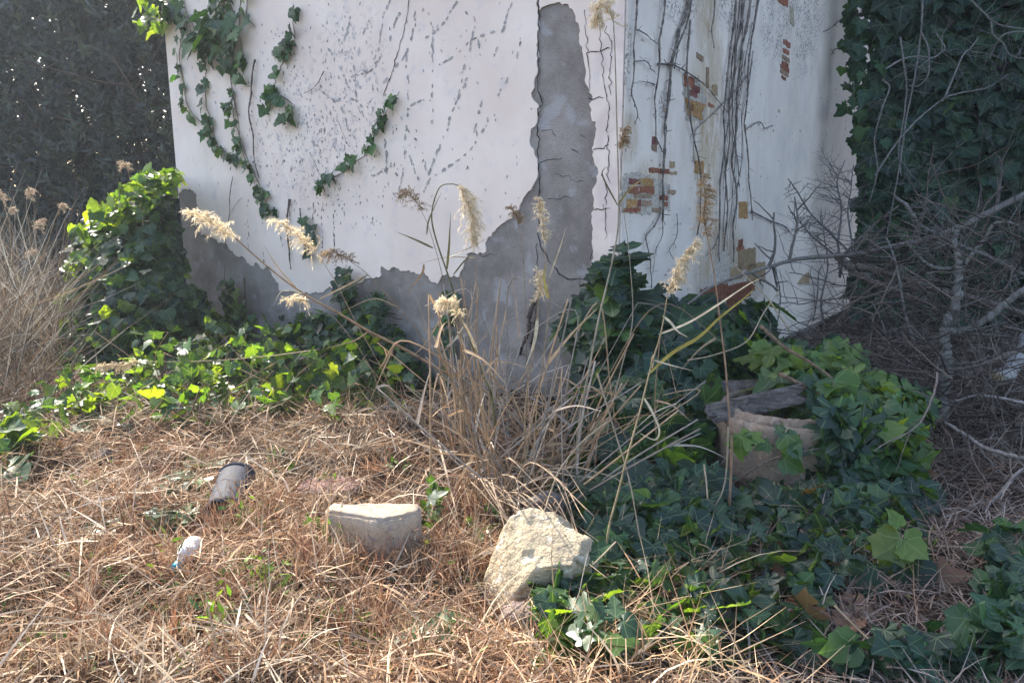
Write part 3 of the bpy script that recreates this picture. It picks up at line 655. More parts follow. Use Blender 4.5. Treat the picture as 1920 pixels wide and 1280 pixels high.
# ------------------------------------------------------------------ concrete ring, board, stones
def noise3(P, f, seed=0):
    r = np.random.default_rng(seed); o = np.zeros(len(P))
    for k in range(6):
        d = r.normal(0, 1, 3) * f * (1 + .5 * k); o += np.sin(P @ d + r.uniform(0, 6)) / (1 + .6 * k)
    return o / 2.6
RC = np.array((AT(1462, 850, 3.95)[0], 3.95, 0)); 
t = thing('concrete_ring', 'weathered concrete well ring with broken rim half covered by ivy', 'well ring', RC)
def lathe(name, prof, seg, mat, parent, c, jit=.006, seed=1, top_jag=0.0, sweep=(0, 2 * PI)):
    th_ = np.linspace(sweep[0], sweep[1], seg, endpoint=False); prof = np.array(prof, float); n = len(prof)
    V = np.stack((np.outer(np.cos(th_), prof[:, 0]), np.outer(np.sin(th_), prof[:, 0]), np.tile(prof[:, 1], (seg, 1))), -1)
    if top_jag:
        j = top_jag * (noise3(np.stack((np.cos(th_), np.sin(th_), 0 * th_), 1) * 1.3, 1.2, seed) + .03 * rng.standard_normal(seg)); m = prof[:, 1] > prof[:, 1].max() - .07
        V[:, m, 2] += j[:, None]
    V = V.reshape(-1, 3); V = V + jit * noise3(V, 9, seed)[:, None] * np.stack((V[:, 0], V[:, 1], 0 * V[:, 0]), 1) / .33 + jit * .4 * rng.standard_normal(V.shape)
    i = np.arange(seg)[:, None]; k = np.arange(n)[None, :]
    Q = np.stack((i * n + k, ((i + 1) % seg) * n + k, ((i + 1) % seg) * n + (k + 1) % n, i * n + (k + 1) % n), -1).reshape(-1)
    return mesh_np(name, V + c, Q, np.arange(seg * n) * 4, mat, parent, smooth=True)
z0 = float(gz(RC[0], RC[1]))
lathe('ring_wall', [(.355, -.1), (.352, .05), (.35, .15), (.35, .25), (.348, .315), (.335, .33), (.30, .335), (.285, .32), (.28, .2), (.28, 0), (.28, -.1)], 96, M_ring, t, RC + (0, 0, z0), .009, 3, .005)
lathe('broken_rim', [(.340, .325), (.338, .35), (.325, .375), (.31, .38), (.30, .37), (.298, .33)], 96, M_ring, t, RC + (0.012, .02, z0), .007, 5, .016)
M_dark = mat_flat('well_earth', (.03, .025, .02))
lathe('fill_earth', [(.0, .1), (.15, .12), (.279, .1), (.27, .0), (.0, .0)], 40, M_dark, t, RC + (0, 0, z0), .003, 6)
def plank(name, label, a, b, w, th_, mat, cat='board', nseg=14, up=(0, -.35, 1), parent=None, group=None):
    a = np.array(a); b = np.array(b); ax = (b - a); L = np.linalg.norm(ax); ax /= L; u = np.array(up, float); u -= ax * (u @ ax); u /= np.linalg.norm(u); s = np.cross(ax, u)
    prof = []
    for k in range(10):
        vv = -w / 2 + w * k / 9; prof.append((vv, th_ / 2))
    for k in range(10):
        vv = w / 2 - w * k / 9; prof.append((vv, -th_ / 2))
    prof = np.array(prof); V = []
    ph = rng.uniform(0, 6, 10)
    for i in range(nseg + 1):
        x = L * i / nseg; e0 = (.03 * rng.standard_normal(20) if i in (0, nseg) else 0)
        dz = .004 * np.sin(prof[:, 0] * 90 + ph[0]) + .003 * rng.standard_normal(20)
        V.append(a + np.outer(x + e0, ax) + np.outer(prof[:, 0], s) + np.outer(prof[:, 1] + dz, u))
    V = np.concatenate(V); m = 20; i = np.arange(nseg)[:, None] * m; j = np.arange(m)[None, :]
    Q = np.stack((i + j, i + (j + 1) % m, i + m + (j + 1) % m, i + m + j), -1).reshape(-1).tolist(); S = list(range(0, len(Q), 4)); S.append(len(Q)); Q += list(range(m))[::-1]; S.append(len(Q)); Q += list(range(nseg * m, nseg * m + m))
    o = mesh_np(name, V, Q, S, mat, parent)
    if not parent: tag(o, label, cat, group)
    return o
plank('old_board', 'rotten grey board laid across the back of the concrete ring', AT(1335, 775, 3.86), AT(1500, 738, 3.95), .11, .035, M_wood, up=(0, -1, .35))
plank('old_board', 'second weathered board lying in shadow above the concrete ring', AT(1290, 735, 4.25), AT(1480, 728, 4.3), .16, .03, M_wood, up=(0, -.5, 1))

def rock(name, label, c, r, mat, seed, amp=.16, cut=None, cat='stone', sub=5, squash=None, freq=1.0):
    import bmesh
    bm = bmesh.new(); bmesh.ops.create_icosphere(bm, subdivisions=sub, radius=1)
    V = np.array([v.co[:] for v in bm.verts]); d = V / np.linalg.norm(V, axis=1)[:, None]
    rr = 1 + amp * noise3(d, 1.6 * freq, seed) + amp * .45 * noise3(d, 4 * freq, seed + 1) + amp * .2 * noise3(d, 11 * freq, seed + 2) + amp * .09 * noise3(d, 26, seed + 3) + amp * .06 * noise3(d, 55, seed + 4)
    V = d * rr[:, None]
    if cut is not None:
        for n_, k in cut:
            n_ = np.array(n_, float); n_ /= np.linalg.norm(n_); h = V @ n_ - k; V = V - np.outer(np.maximum(h, 0) * .9, n_)
    V = V * np.array(r) + np.array(c)
    for v, q in zip(bm.verts, V): v.co = q
    me = bpy.data.meshes.new(name); bm.to_mesh(me); bm.free(); o = link(name, me, mat, smooth=True); return tag(o, label, cat)
rock('boulder', 'large rounded yellow limestone boulder at the edge of the ivy', (AT(1018, 1080, 2.68)[0], 2.68, .045), (.222, .20, .24), M_lime, 3, .21, [((.1, -1, -.35), .55), ((0, -.4, 1), .80), ((-.8, -.5, .4), .72)], sub=6)
rock('stone', 'small grey brown stone resting behind the yellow boulder', (AT(1018, 945, 3.15)[0], 3.15, .10), (.10, .08, .10), M_wood, 9, .2)
rock('stone', 'pale upright stone shard leaning on the boulder front', (AT(1047, 1125, 2.44)[0], 2.45, .04), (.028, .03, .085), mat_stone('pale_stone', (.5, .42, .36), (.6, .52, .45)), 21, .25)
rock('stone', 'dull brown rotten stone lying below the yellow boulder', (AT(985, 1165, 2.45)[0], 2.47, .01), (.10, .07, .045), mat_stone('brown_stone', (.22, .17, .15), (.15, .12, .11), None, 20), 31, .3)
rock('stone', 'dark stone half buried in straw near the left ivy', (AT(200, 865, 4.1)[0], 4.1, .02), (.08, .07, .08), M_wood, 41, .25)
rock('stone', 'pale grey stone among leaves in the bottom right shade', (AT(1350, 1195, 2.38)[0], 2.4, .02), (.07, .06, .05), mat_stone('ash_stone', (.3, .28, .28), (.38, .36, .35)), 51, .25)
rock('stone', 'flat purplish stone slab lying behind the squared block', (AT(625, 915, 3.66)[0], 3.66, .03), (.17, .12, .045), mat_stone('purple_stone', (.30, .19, .19), (.24, .16, .17), None, 16), 61, .15, [((0, 0, 1), .55)])
# squared block: left face grey, right face brown, corner towards the camera
def block():
    import bmesh
    cx = AT(722, 1000, 2.9)[0]; cy = 2.86
    foot = [(-.265, .05), (.0, -.065), (.155, .03), (.15, .12), (-.25, .14)]
    bm = bmesh.new(); lo = [bm.verts.new((x, y, -.12)) for x, y in foot]; hi = [bm.verts.new((x * .97, y * .95 + .012, .225 + .006 * (k % 2))) for k, (x, y) in enumerate(foot)]
    n = len(foot)
    for k in range(n): bm.faces.new((lo[k], lo[(k + 1) % n], hi[(k + 1) % n], hi[k]))
    bm.faces.new(hi); bm.faces.new(lo[::-1])
    bmesh.ops.recalc_face_normals(bm, faces=bm.faces)
    bmesh.ops.bevel(bm, geom=[e for e in bm.edges], offset=.012, segments=2, affect='EDGES')
    bmesh.ops.triangulate(bm, faces=bm.faces); 
    for _ in range(3): bmesh.ops.subdivide_edges(bm, edges=[e for e in bm.edges if e.calc_length() > .02], cuts=1, use_grid_fill=True)
    V = np.array([v.co[:] for v in bm.verts]); d = .006 * noise3(V, 30, 5) + .004 * noise3(V, 70, 6)
    bm.normal_update()
    for v, q in zip(bm.verts, d): v.co += v.normal * q
    me = bpy.data.meshes.new('stone_block'); bm.to_mesh(me); bm.free()
    for v in me.vertices: v.co += Vector((cx, cy, 0))
    o = link('stone_block', me, M_block, smooth=True); tag(o, 'squared grey building stone with sunlit top edge standing in the straw', 'stone block')
block()
# dark piece of pipe
def pipe():
    a = ground_at(425, 925); b = ground_at(396, 985); zz = max(a[2], b[2]); a[2] = zz + .105; b[2] = zz + .055
    t = thing('pipe_piece', 'broken dark grey plastic pipe lying in the straw left of the squared block', 'pipe', ((a + b) / 2) * (1, 1, 0))
    ax = b - a; L = np.linalg.norm(ax); ax /= L; s = np.cross(ax, (0, 0, 1)); s /= np.linalg.norm(s); u = np.cross(s, ax)
    r = .068; seg = 26; th_ = np.linspace(R(-40), R(215), seg); ns = 10; V = []
    for rad in (r, r - .012):
        for i in range(ns + 1):
            f = i / ns; c = a + ax * L * f; rr = rad * (1 - .03 * f); ext = .012 * np.sin(th_ * 5) * (1 if i == ns else 0)
            V.append(c + np.outer(np.cos(th_) * rr * 1.25, s) + np.outer(np.sin(th_) * rr, u) + np.outer(ext, ax))
    V = np.concatenate(V) + (r * .9) * np.array((1, 0, 0)); L_ = []; S = []
    off = (ns + 1) * seg
    for i in range(ns):
        for j in range(seg - 1):
            for o_, fl in ((0, 1), (off, -1)):
                q = [o_ + i * seg + j, o_ + i * seg + j + 1, o_ + (i + 1) * seg + j + 1, o_ + (i + 1) * seg + j]; S.append(len(L_)); L_ += q[::fl]
    def strip(idx):
        for k in range(len(idx) - 1): S.append(len(L_)); L_.extend([idx[k], idx[k + 1], idx[k + 1] + off, idx[k] + off])
    strip([j for j in range(seg)]); strip([ns * seg + j for j in range(seg)]); strip([i * seg for i in range(ns + 1)]); strip([i * seg + seg - 1 for i in range(ns + 1)])
    mesh_np('pipe_wall', V, L_, S, mat_flat('dark_plastic', (.05, .053, .068), .75, .25, 20, .7), t, smooth=True)
    rb = Bag(); c = a + ax * L * .06
    rb.tube(np.array([c + s * math.cos(q) * r * 1.27 + u * math.sin(q) * r * 1.02 + np.array((r * .9, 0, 0)) for q in th_]), .007, (.05, .052, .065), 6); rb.build('pipe_collar', mat_flat('pipe_collar_plastic', (.06, .06, .075), .8, .2), t)
pipe()
# plastic bottle
def bottle():
    p = ground_at(338, 1085); t = thing('plastic_bottle', 'crushed clear plastic bottle with turquoise cap lying in the straw', 'bottle', p)
    ax = np.array((.16, 1, .30)); ax /= np.linalg.norm(ax); s = np.cross(ax, (0, 0, 1)); s /= np.linalg.norm(s); u = np.cross(s, ax)
    def surf(prof, name, mat, seg=24, rip=0):
        V = []
        for k, (d, r) in enumerate(prof):
            th_ = np.arange(seg) * 2 * PI / seg; rr = r * (1 + rip * np.sin(3 * th_ + d * 90)); V.append(p + (0, 0, .062) + ax * d + np.outer(np.cos(th_) * rr * .85, s) + np.outer(np.sin(th_) * rr * .85, u))
        V = np.concatenate(V); n = len(prof); i = np.arange(n - 1)[:, None] * seg; j = np.arange(seg)[None, :]
        Q = np.stack((i + j, i + (j + 1) % seg, i + seg + (j + 1) % seg, i + seg + j), -1).reshape(-1).tolist(); S = list(range(0, len(Q), 4)); S.append(len(Q)); Q += list(range(seg))[::-1]; S.append(len(Q)); Q += list(range((n - 1) * seg, n * seg))
        mesh_np(name, V, Q, S, mat, t, smooth=True)
    m, nt, out = newmat('clear_plastic'); N = NT(nt); b = N.bsdf((.8, .78, .76), .25, .5); b.inputs['Transmission Weight'].default_value = .45; b.inputs['IOR'].default_value = 1.3; N.l(b.outputs[0], out.inputs[0])
    surf([(.0, .020), (.014, .020), (.024, .028), (.05, .044), (.075, .048), (.08, .044), (.1, .047), (.12, .044), (.135, .03)], 'bottle_body', m, 24, .06)
    surf([(-.026, .021), (-.023, .024), (-.004, .024), (.0, .022)], 'bottle_cap', mat_flat('cap_turquoise', (.05, .36, .48), .4, .5, 20, .9))
bottle()
# terracotta shard, wood bits
rock('brick_shard', 'orange terracotta shard wedged among dark ivy right of the ring', AT(1682, 972, 3.45) * (1, 1, 0) + (0, 0, AT(1682, 972, 3.45)[2]), (.05, .05, .05), mat_stone('terracotta', (.42, .13, .07), (.33, .10, .06)), 71, .3, [((0, -1, .4), .4)], 'brick shard', 4)

def log(name, label, pts, r0, r1, col, cat='branch', seed=0, sides=10, group=None, parts=None, endcol=(.42, .33, .2)):
    pts = np.asarray(pts, float); S = spline(pts, 7); n = len(S); S = S + .15 * r0 * rng.standard_normal(S.shape)
    b = Bag(); rr = np.linspace(r0, r1, n) * (1 + .10 * rng.standard_normal(n)); c = np.array(col) * rng.uniform(.8, 1.2, (n, 1)); c[0] = endcol
    b.tube(S, rr, c, sides); o = b.build(name, M_bark, None, True); return tag(o, label, cat, group), S
GREY = (.27, .25, .225); BROWN = (.20, .165, .14)
log('driftwood', 'short bleached bent stick lying on ivy above the terracotta shard', [AT(1645, 965, 3.4), AT(1668, 945, 3.4), AT(1682, 925, 3.42), AT(1674, 905, 3.45)], .022, .012, (.30, .24, .18), 'stick')
log('log', 'short grey log with ragged end lying at the bottom right', [AT(1580, 1195, 2.42), AT(1620, 1215, 2.4), AT(1690, 1222, 2.42)], .05, .042, (.22, .19, .18), 'log')
log('log', 'long pale log slanting up to the right in the bottom right shade', [AT(1735, 1205, 2.45), AT(1790, 1160, 2.6), AT(1850, 1100, 2.85), AT(1880, 1085, 2.95)], .028, .045, (.24, .21, .19), 'log')
log('log', 'white barked cut log with pale sawn end at the right edge', [AT(1868, 712, 5.0), AT(1895, 695, 5.1), AT(1925, 645, 5.3), AT(1950, 600, 5.4)], .05, .06, (.38, .36, .34), 'log', endcol=(.55, .42, .25))

# ------------------------------------------------------------------ ivy mounds round the corner and the ring
def lin(x0, y0, x1, y1): return lambda x, y: np.interp(y, [x0, x1], [y0, y1])
t = ivy_thing('ivy_bush', 'large dark ivy mound covering the building corner and the bank left of the concrete ring', (1.0, 4.4, 0)); bl = Bag()
pE = [(1062, 600), (1085, 560), (1112, 545), (1132, 470), (1150, 455), (1172, 490), (1200, 520), (1260, 560), (1350, 566), (1440, 560), (1452, 600), (1440, 640), (1420, 690), (1440, 730), (1370, 760), (1345, 800), (1330, 870), (1340, 950), (1350, 1010), (1280, 1030), (1180, 1000), (1110, 1010), (1070, 970), (1010, 950), (1000, 915), (1060, 870), (1090, 780), (1105, 700), (1085, 650)]
def yE(x, y):
    base = np.interp(y, [500, 640, 760, 900, 1030], [6.0, 4.75, 4.2, 3.65, 3.15])
    wl = wallY(x, y) - .06; return np.minimum(base + .25, wl)
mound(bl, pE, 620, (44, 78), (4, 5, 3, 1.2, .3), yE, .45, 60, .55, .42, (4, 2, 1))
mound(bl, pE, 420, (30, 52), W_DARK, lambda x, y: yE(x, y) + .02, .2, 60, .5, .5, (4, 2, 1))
mound(bl, [(1070, 900), (1200, 870), (1340, 870), (1365, 1010), (1335, 1065), (1240, 1080), (1150, 1065), (1118, 1040), (1095, 975)], 330, (40, 74), (4, 5, 3, 1.2, .3), lin(860, 3.65, 1080, 2.78), .3, 50, .6, .42, (4, 2, 1))
bl.build('leaves', M_leaf, t)
bs = Stems()
for k in range(34):
    x = rng.uniform(1080, 1420); y = rng.uniform(620, 940); a = AT(x, y, float(yE(np.array([x]), np.array([y]))[0]) - .1); b = a + np.array((rng.uniform(-.5, .5), rng.uniform(-.2, .2), rng.uniform(-.3, .35))); m = (a + b) / 2 + rnd(1, .08)[0]
    bs.tube(spline([a, m, b]), np.linspace(.006, .003, 13), (.22, .18, .15), 4)
bs.build('stems', M_vine, t)
t = ivy_thing('ivy_bush', 'bright ivy trailing over the top and right side of the concrete ring', (2.2, 4.0, 0)); bl = Bag()
pF1 = [(1430, 640), (1480, 640), (1520, 662), (1570, 640), (1605, 660), (1612, 700), (1690, 715), (1735, 730), (1740, 780), (1700, 880), (1640, 870), (1580, 880), (1545, 850), (1560, 800), (1500, 750), (1440, 725)]
pF2 = [(1560, 830), (1700, 860), (1745, 900), (1735, 980), (1715, 1020), (1740, 1090), (1725, 1135), (1660, 1090), (1600, 1070), (1540, 1090), (1480, 1080), (1420, 1045), (1370, 1005), (1345, 960), (1345, 915), (1400, 925), (1500, 920), (1545, 890)]
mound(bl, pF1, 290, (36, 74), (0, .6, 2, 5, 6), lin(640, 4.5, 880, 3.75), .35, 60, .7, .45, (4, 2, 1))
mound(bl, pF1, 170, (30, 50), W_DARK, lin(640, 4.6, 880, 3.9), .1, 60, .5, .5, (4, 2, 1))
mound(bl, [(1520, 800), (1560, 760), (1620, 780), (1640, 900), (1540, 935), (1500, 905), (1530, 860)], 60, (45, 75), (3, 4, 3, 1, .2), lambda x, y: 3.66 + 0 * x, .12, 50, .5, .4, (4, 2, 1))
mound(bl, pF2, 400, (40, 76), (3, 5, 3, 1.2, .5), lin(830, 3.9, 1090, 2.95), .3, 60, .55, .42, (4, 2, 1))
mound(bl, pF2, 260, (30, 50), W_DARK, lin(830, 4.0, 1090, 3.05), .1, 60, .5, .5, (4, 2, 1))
bl.build('leaves', M_leaf, t)
bs = Stems()
for pts in ([(1425, 610), (1470, 650), (1520, 680), (1560, 710), (1600, 760)], [(1460, 700), (1520, 730), (1560, 760), (1600, 810), (1640, 860)], [(1560, 720), (1640, 760), (1700, 800), (1760, 840)]):
    bs.tube(spline([AT(x, y, 4.1 - (y - 640) / 600) for x, y in pts]), np.linspace(.012, .005, 6 * (len(pts) - 1) + 1), (.24, .16, .11), 5)
bs.build('stems', M_vine, t)
# single showy leaves
t = ivy_thing('ivy_sprig', 'pale green ivy sprig of three leaves hanging on the concrete ring face', AT(1395, 850, 3.5)); bl = Bag()
P = np.array([AT(1388, 820, 3.53), AT(1408, 812, 3.52), AT(1440, 832, 3.53), AT(1475, 815, 3.53), AT(1485, 830, 3.53), AT(1470, 860, 3.54), AT(1460, 800, 3.54)]); n = len(P)
leaves_into(bl, P, rnd(n, .2) + (0, -1, .45), rnd(n, .35) + (0, -.2, -1), np.array([.13, .11, .09, .12, .10, .12, .08]), np.concatenate((leafcols(2, (0, 0, 0, 1, 3)), leafcols(n - 2, W_MID)))); bl.build('leaves', M_leaf, t)
bs = Stems(); bs.tube(spline([AT(1500, 815, 3.56), AT(1460, 835, 3.56), AT(1400, 828, 3.55), AT(1385, 818, 3.55)]), .004, (.15, .09, .07)); bs.build('stems', M_vine, t)
t = ivy_thing('broad_leaf_plant', 'broad heart leaved plant with large light green leaves right of the ring', AT(1690, 1100, 2.9)); bl = Bag()
P = np.array([AT(1690, 1010, 2.75), AT(1695, 1012, 2.75), AT(1685, 985, 2.78), AT(1680, 1060, 2.78), AT(1700, 1050, 2.72), AT(1640, 1060, 2.75), AT(1720, 1060, 2.8)]); n = len(P)
leaves_into(bl, P, rnd(n, .15) + (0, -.75, .7), np.array([(-1, -.3, -.5), (.8, -.3, -.8), (-.3, .1, .8), (-.5, -.3, -1), (.4, -.4, -1), (-.6, -.4, -1), (.5, -.2, -1)]), np.array([.14, .13, .08, .16, .2, .17, .12]), np.concatenate((leafcols(3, (0, 0, 0, 1, 1)), leafcols(n - 3, W_MID))), (0, 1, 3)); bl.build('leaves', M_leaf, t)
bs = Stems(); bs.tube(spline([AT(1700, 1180, 2.62) * (1, 1, 0), AT(1690, 1100, 2.75), AT(1690, 1010, 2.76)]), .006, (.25, .3, .12)); bs.build('stems', M_vine, t)
t = ivy_thing('ivy_bush', 'low ivy hiding the ground directly below the yellow boulder', G(1080, 1180)); bl = Bag()
ground_leaves(bl, [(1010, 1150), (1030, 1100), (1075, 1095), (1130, 1120), (1160, 1180), (1140, 1240), (1180, 1285), (1030, 1285), (1000, 1210)], 260, (.06, .125), W_MID, .20, (3, 2, 2)); bl.build('leaves', M_leaf, t)
t = ivy_thing('ivy_bush', 'loose dark ivy over the shaded ground at the bottom centre right', G(1400, 1180)); bl = Bag()
ground_leaves(bl, [(1130, 1020), (1340, 1010), (1480, 1060), (1610, 1080), (1650, 1130), (1560, 1120), (1540, 1190), (1470, 1260), (1300, 1275), (1200, 1240), (1140, 1120)], 320, (.06, .125), (3, 4, 3, 1, .2), .14, (4, 2, 1), .8, .6); bl.build('leaves', M_leaf, t)
t = ivy_thing('ivy_bush', 'dull green low ivy filling the bottom right corner', G(1820, 1200)); bl = Bag()
ground_leaves(bl, [(1830, 1060), (1925, 1000), (1925, 1290), (1480, 1290), (1640, 1255), (1790, 1235), (1850, 1160)], 240, (.06, .13), (3, 4, 3, .6, 0), .14, (3, 2, 2), .8, .6); bl.build('leaves', M_leaf2, t)
t = ivy_thing('ivy_sprig', 'ivy runner with shiny white glinting leaves lying beside the dark pipe', G(340, 960)); bl = Bag()
ground_leaves(bl, [(280, 930), (340, 890), (405, 880), (410, 900), (370, 960), (350, 1010), (300, 1010)], 20, (.09, .15), W_MID, .06, (3, 2, 2), 1.4, .25); ground_leaves(bl, [(165, 990), (215, 990), (210, 1020), (160, 1020)], 4, (.08, .12), W_MID, .05, (1, 1, 1), 1.5, .2)
bl.build('leaves', M_leaf, t)
t = ivy_thing('ivy_sprig', 'small ivy sprig in the straw right of the squared block', G(815, 1010)); bl = Bag()
ground_leaves(bl, [(790, 950), (820, 950), (830, 1040), (795, 1040)], 10, (.06, .1), W_MID, .2, (3, 2, 2), .6, .5); ground_leaves(bl, [(880, 1000), (925, 990), (925, 1030), (880, 1030)], 9, (.05, .09), W_MID, .1); bl.build('leaves', M_leaf, t)
t = ivy_thing('ivy_sprig', 'small dark ivy sprig in the straw at the bottom centre', G(780, 1215)); bl = Bag()
ground_leaves(bl, [(725, 1200), (850, 1190), (860, 1240), (740, 1260)], 18, (.06, .11), W_MID, .07, (2, 2, 2), 1.1, .4); bl.build('leaves', M_leaf, t)
for (x, y, n, s, lab) in ((497, 1125, 46, .045, 'tiny upright yellow green seedling standing alone in the straw'), (410, 1205, 30, .05, 'small low green weed in the straw at the lower left'), (330, 1075, 10, .04, 'yellow leaf sprout beside the turquoise bottle cap'), (610, 1035, 40, .035, 'small green weed at the left foot of the squared block'), (450, 1005, 24, .035, 'small green weed in front of the dark pipe'), (1290, 1170, 30, .04, 'fresh green weed beside the pale grey stone')):
    p = ground_at(x, y); t = thing('weed', lab, 'weed', p, 'small weeds in the straw'); bl = Bag()
    P = p + rnd(n, .035) * (1, 1, 0) + np.stack((0 * rng.random(n), 0 * rng.random(n), rng.random(n) * .16 + .02), 1)
    c = leafcols(n, (0, 0, 1, 2, 4)) * (1.5, 1.3, .8); bl.inst(SIMPLE, frames(rnd(n, .7) + (0, -.2, .8), rnd(n, .7) + (0, 0, .5), rng.uniform(.6, 1.4, n) * s) * (1.3, 1, 1), P, c); bl.build('leaves', M_leaf2, t)
    bs = Stems()
    for k in range(4): bs.tube(spline([p + rnd(1, .01)[0] * (1, 1, 0), p + rnd(1, .03)[0] * (1, 1, 0) + (0, 0, .14)]), .0022, (.2, .26, .08), 4)
    bs.build('stems', M_leaf2, t)

# ------------------------------------------------------------------ ivy-clad wall on the right
bw0 = np.array((4.05, 8.4, 0)); bw1 = np.array((8.6, 7.2, 0)); wd = (bw1 - bw0); wl_ = np.linalg.norm(wd); wd /= wl_; wn = np.array((wd[1], -wd[0], 0))
wall2 = box_prism('garden_wall', [bw0 - wn * 0.0, bw1, bw1 - wn * .3, bw0 - wn * .3], -.2, 4.6, mat_flat('dark_wall', (.10, .095, .085)), None); tag(wall2, 'dark garden wall almost hidden by ivy at the right', 'wall')
t = ivy_thing('ivy_curtain', 'dense dark ivy curtain covering the garden wall at the right edge', (bw0 + bw1) / 2)
bl = Bag(); n = 4600
u = rng.uniform(-.15, wl_, n); z = rng.uniform(.3, 4.9, n); dp = .08 + .3 * rng.random(n) * (.4 + .6 * np.abs(np.sin(u * 2.3 + 1) * np.cos(z * 1.9)))
P = bw0 + np.outer(u, wd) + np.outer(dp, wn); P[:, 2] = z
leaves_into(bl, P, wn + rnd(n, .35) + (0, 0, .35), rnd(n, .4) + (0, 0, -1), rng.uniform(.13, .25, n), leafcols(n, (6, 4, 1.5, .2, 0), .35) * .8, (4, 2, 1))
n = 420; z = rng.uniform(.5, 4.9, n); u = rng.uniform(-.35, .1, n) + .22 * np.clip(2.6 - z, -.5, 1); P = bw0 + np.outer(u, wd) + np.outer(rng.uniform(-.3, .3, n), wn); P[:, 2] = z
leaves_into(bl, P, wn + rnd(n, .5) + (-.3, 0, .3), rnd(n, .4) + (0, 0, -1), rng.uniform(.10, .2, n), leafcols(n, (3, 5, 4, 1, .1)), (4, 2, 1))
bl.build('leaves', M_leaf2, t)

# ------------------------------------------------------------------ bare branches
def grow(b, p, d, L, r, depth, col, curl=.25, kids=3, sides=5, up=0.0):
    n = max(4, int(L / .05)); P = [np.array(p)]; d = np.array(d, float); d /= np.linalg.norm(d)
    for k in range(n):
        d = d + rng.normal(0, curl * .35, 3) + (0, 0, up * .05); d /= np.linalg.norm(d); P.append(P[-1] + d * L / n)
    P = np.array(P); b.tube(P, np.linspace(r, r * .45, n + 1), np.array(col) * rng.uniform(.75, 1.2), sides, False)
    if depth > 0:
        for k in range(kids):
            i = rng.integers(n // 4, n); dd = (P[min(i + 1, n)] - P[i]); dd /= np.linalg.norm(dd) + 1e-9
            s = rng.normal(0, 1, 3); s -= dd * (s @ dd); s /= np.linalg.norm(s)
            grow(b, P[i], dd * .6 + s * .8, L * rng.uniform(.3, .55), r * .55, depth - 1, col, curl * 1.2, kids, max(3, sides - 1), up)
def branch_thing(label, pts, ys, r0, r1, col, twigs=8, tl=.35, name='bare_branch', group='cut bare branches heaped on the right', depth=1, endcol=None, curl=.3):
    P = np.array([AT(x, y, yy) for (x, y), yy in zip(pts, np.interp(np.linspace(0, 1, len(pts)), np.linspace(0, 1, len(ys)), ys))]); 
    t = thing(name, label, 'branch', P[0], group); S = spline(P, 8); n = len(S); b = Bag()
    S = S + rng.standard_normal(S.shape) * r0 * .15
    c = np.array(col) * rng.uniform(.8, 1.2, (n, 1))
    if endcol: c[0] = endcol
    b.tube(S, np.linspace(r0, r1, n) * rng.uniform(.92, 1.1, n), c, 8); b.build('limb', M_bark, t, True)
    if twigs:
        for k in range(twigs):
            b = Bag(); i = rng.integers(n // 5, n - 1); dd = S[i + 1] - S[i]; dd /= np.linalg.norm(dd) + 1e-9; s = rng.normal(0, 1, 3) * (1, .5, 1); s -= dd * (s @ dd); s /= np.linalg.norm(s)
            grow(b, S[i], dd * .5 + s, tl * rng.uniform(.5, 1.3), max(.0035, r1 * .45), depth, np.array(col) * .85, curl, 3, 4); b.build('twig', M_bark, t)
    return t
GR = (.215, .20, .18)
branch_thing('upright grey cut branch with sawn foot and forked top standing in the brushwood', [(1762, 785), (1766, 740), (1774, 680), (1772, 640), (1774, 605), (1790, 570), (1796, 530), (1798, 490), (1790, 455), (1793, 425)], [4.6, 4.9], .045, .014, GR, 14, .3, endcol=(.45, .35, .22))
branch_thing('curved limb rising right from the fork of the upright branch', [(1776, 622), (1810, 620), (1850, 598), (1890, 565), (1930, 535)], [4.72, 4.6], .026, .02, GR, 5, .25)
branch_thing('slender fork sweeping left from the upright branch', [(1797, 500), (1775, 504), (1750, 500), (1728, 487), (1712, 470), (1700, 455)], [4.88, 4.8], .014, .006, GR, 9, .2)
branch_thing('slender fork rising right from the upright branch top', [(1800, 510), (1820, 480), (1845, 450), (1862, 422), (1885, 415), (1900, 420)], [4.85, 4.7], .014, .005, GR, 9, .2)
branch_thing('long straight branch slanting from the white wall up to the right edge', [(1290, 570), (1340, 535), (1420, 507), (1500, 485), (1590, 478), (1660, 465), (1740, 447), (1800, 425), (1860, 395), (1930, 360)], [4.6, 6.2], .007, .028, (.20, .175, .155), 18, .35)
branch_thing('branch with rough bark crossing low from the brush towards the right edge', [(1770, 695), (1810, 690), (1860, 675), (1930, 648)], [4.9, 4.6], .012, .02, (.27, .23, .20), 6, .25)
branch_thing('diagonal spiny branch falling right across the ivy curtain foot', [(1676, 368), (1700, 385), (1726, 422), (1760, 440), (1800, 460), (1850, 480), (1930, 520)], [5.8, 5.4], .010, .016, GR, 12, .3)
branch_thing('thick brown branch lying behind the upright one', [(1590, 500), (1640, 505), (1700, 525), (1760, 545), (1830, 560), (1930, 590)], [5.8, 5.2], .03, .02, BROWN, 10, .4)
branch_thing('dark branch dipping from the wall end into the brushwood', [(1570, 480), (1610, 515), (1660, 540), (1720, 560), (1780, 580)], [6.2, 5.4], .035, .02, BROWN, 10, .35)
branch_thing('pale mottled thin branch curving down left of the upright one', [(1662, 445), (1676, 480), (1686, 520), (1692, 560), (1700, 600), (1715, 640)], [5.3, 4.9], .005, .010, (.24, .22, .20), 9, .25)
branch_thing('thin bough arching low over the litter at the right', [(1780, 755), (1830, 742), (1870, 745), (1930, 758)], [4.3, 4.0], .008, .009, (.30, .27, .25), 5, .2)
branch_thing('long thin stick slanting down right across the litter', [(1770, 790), (1810, 815), (1850, 840), (1930, 862)], [4.1, 3.6], .009, .011, (.31, .27, .24), 5, .2)
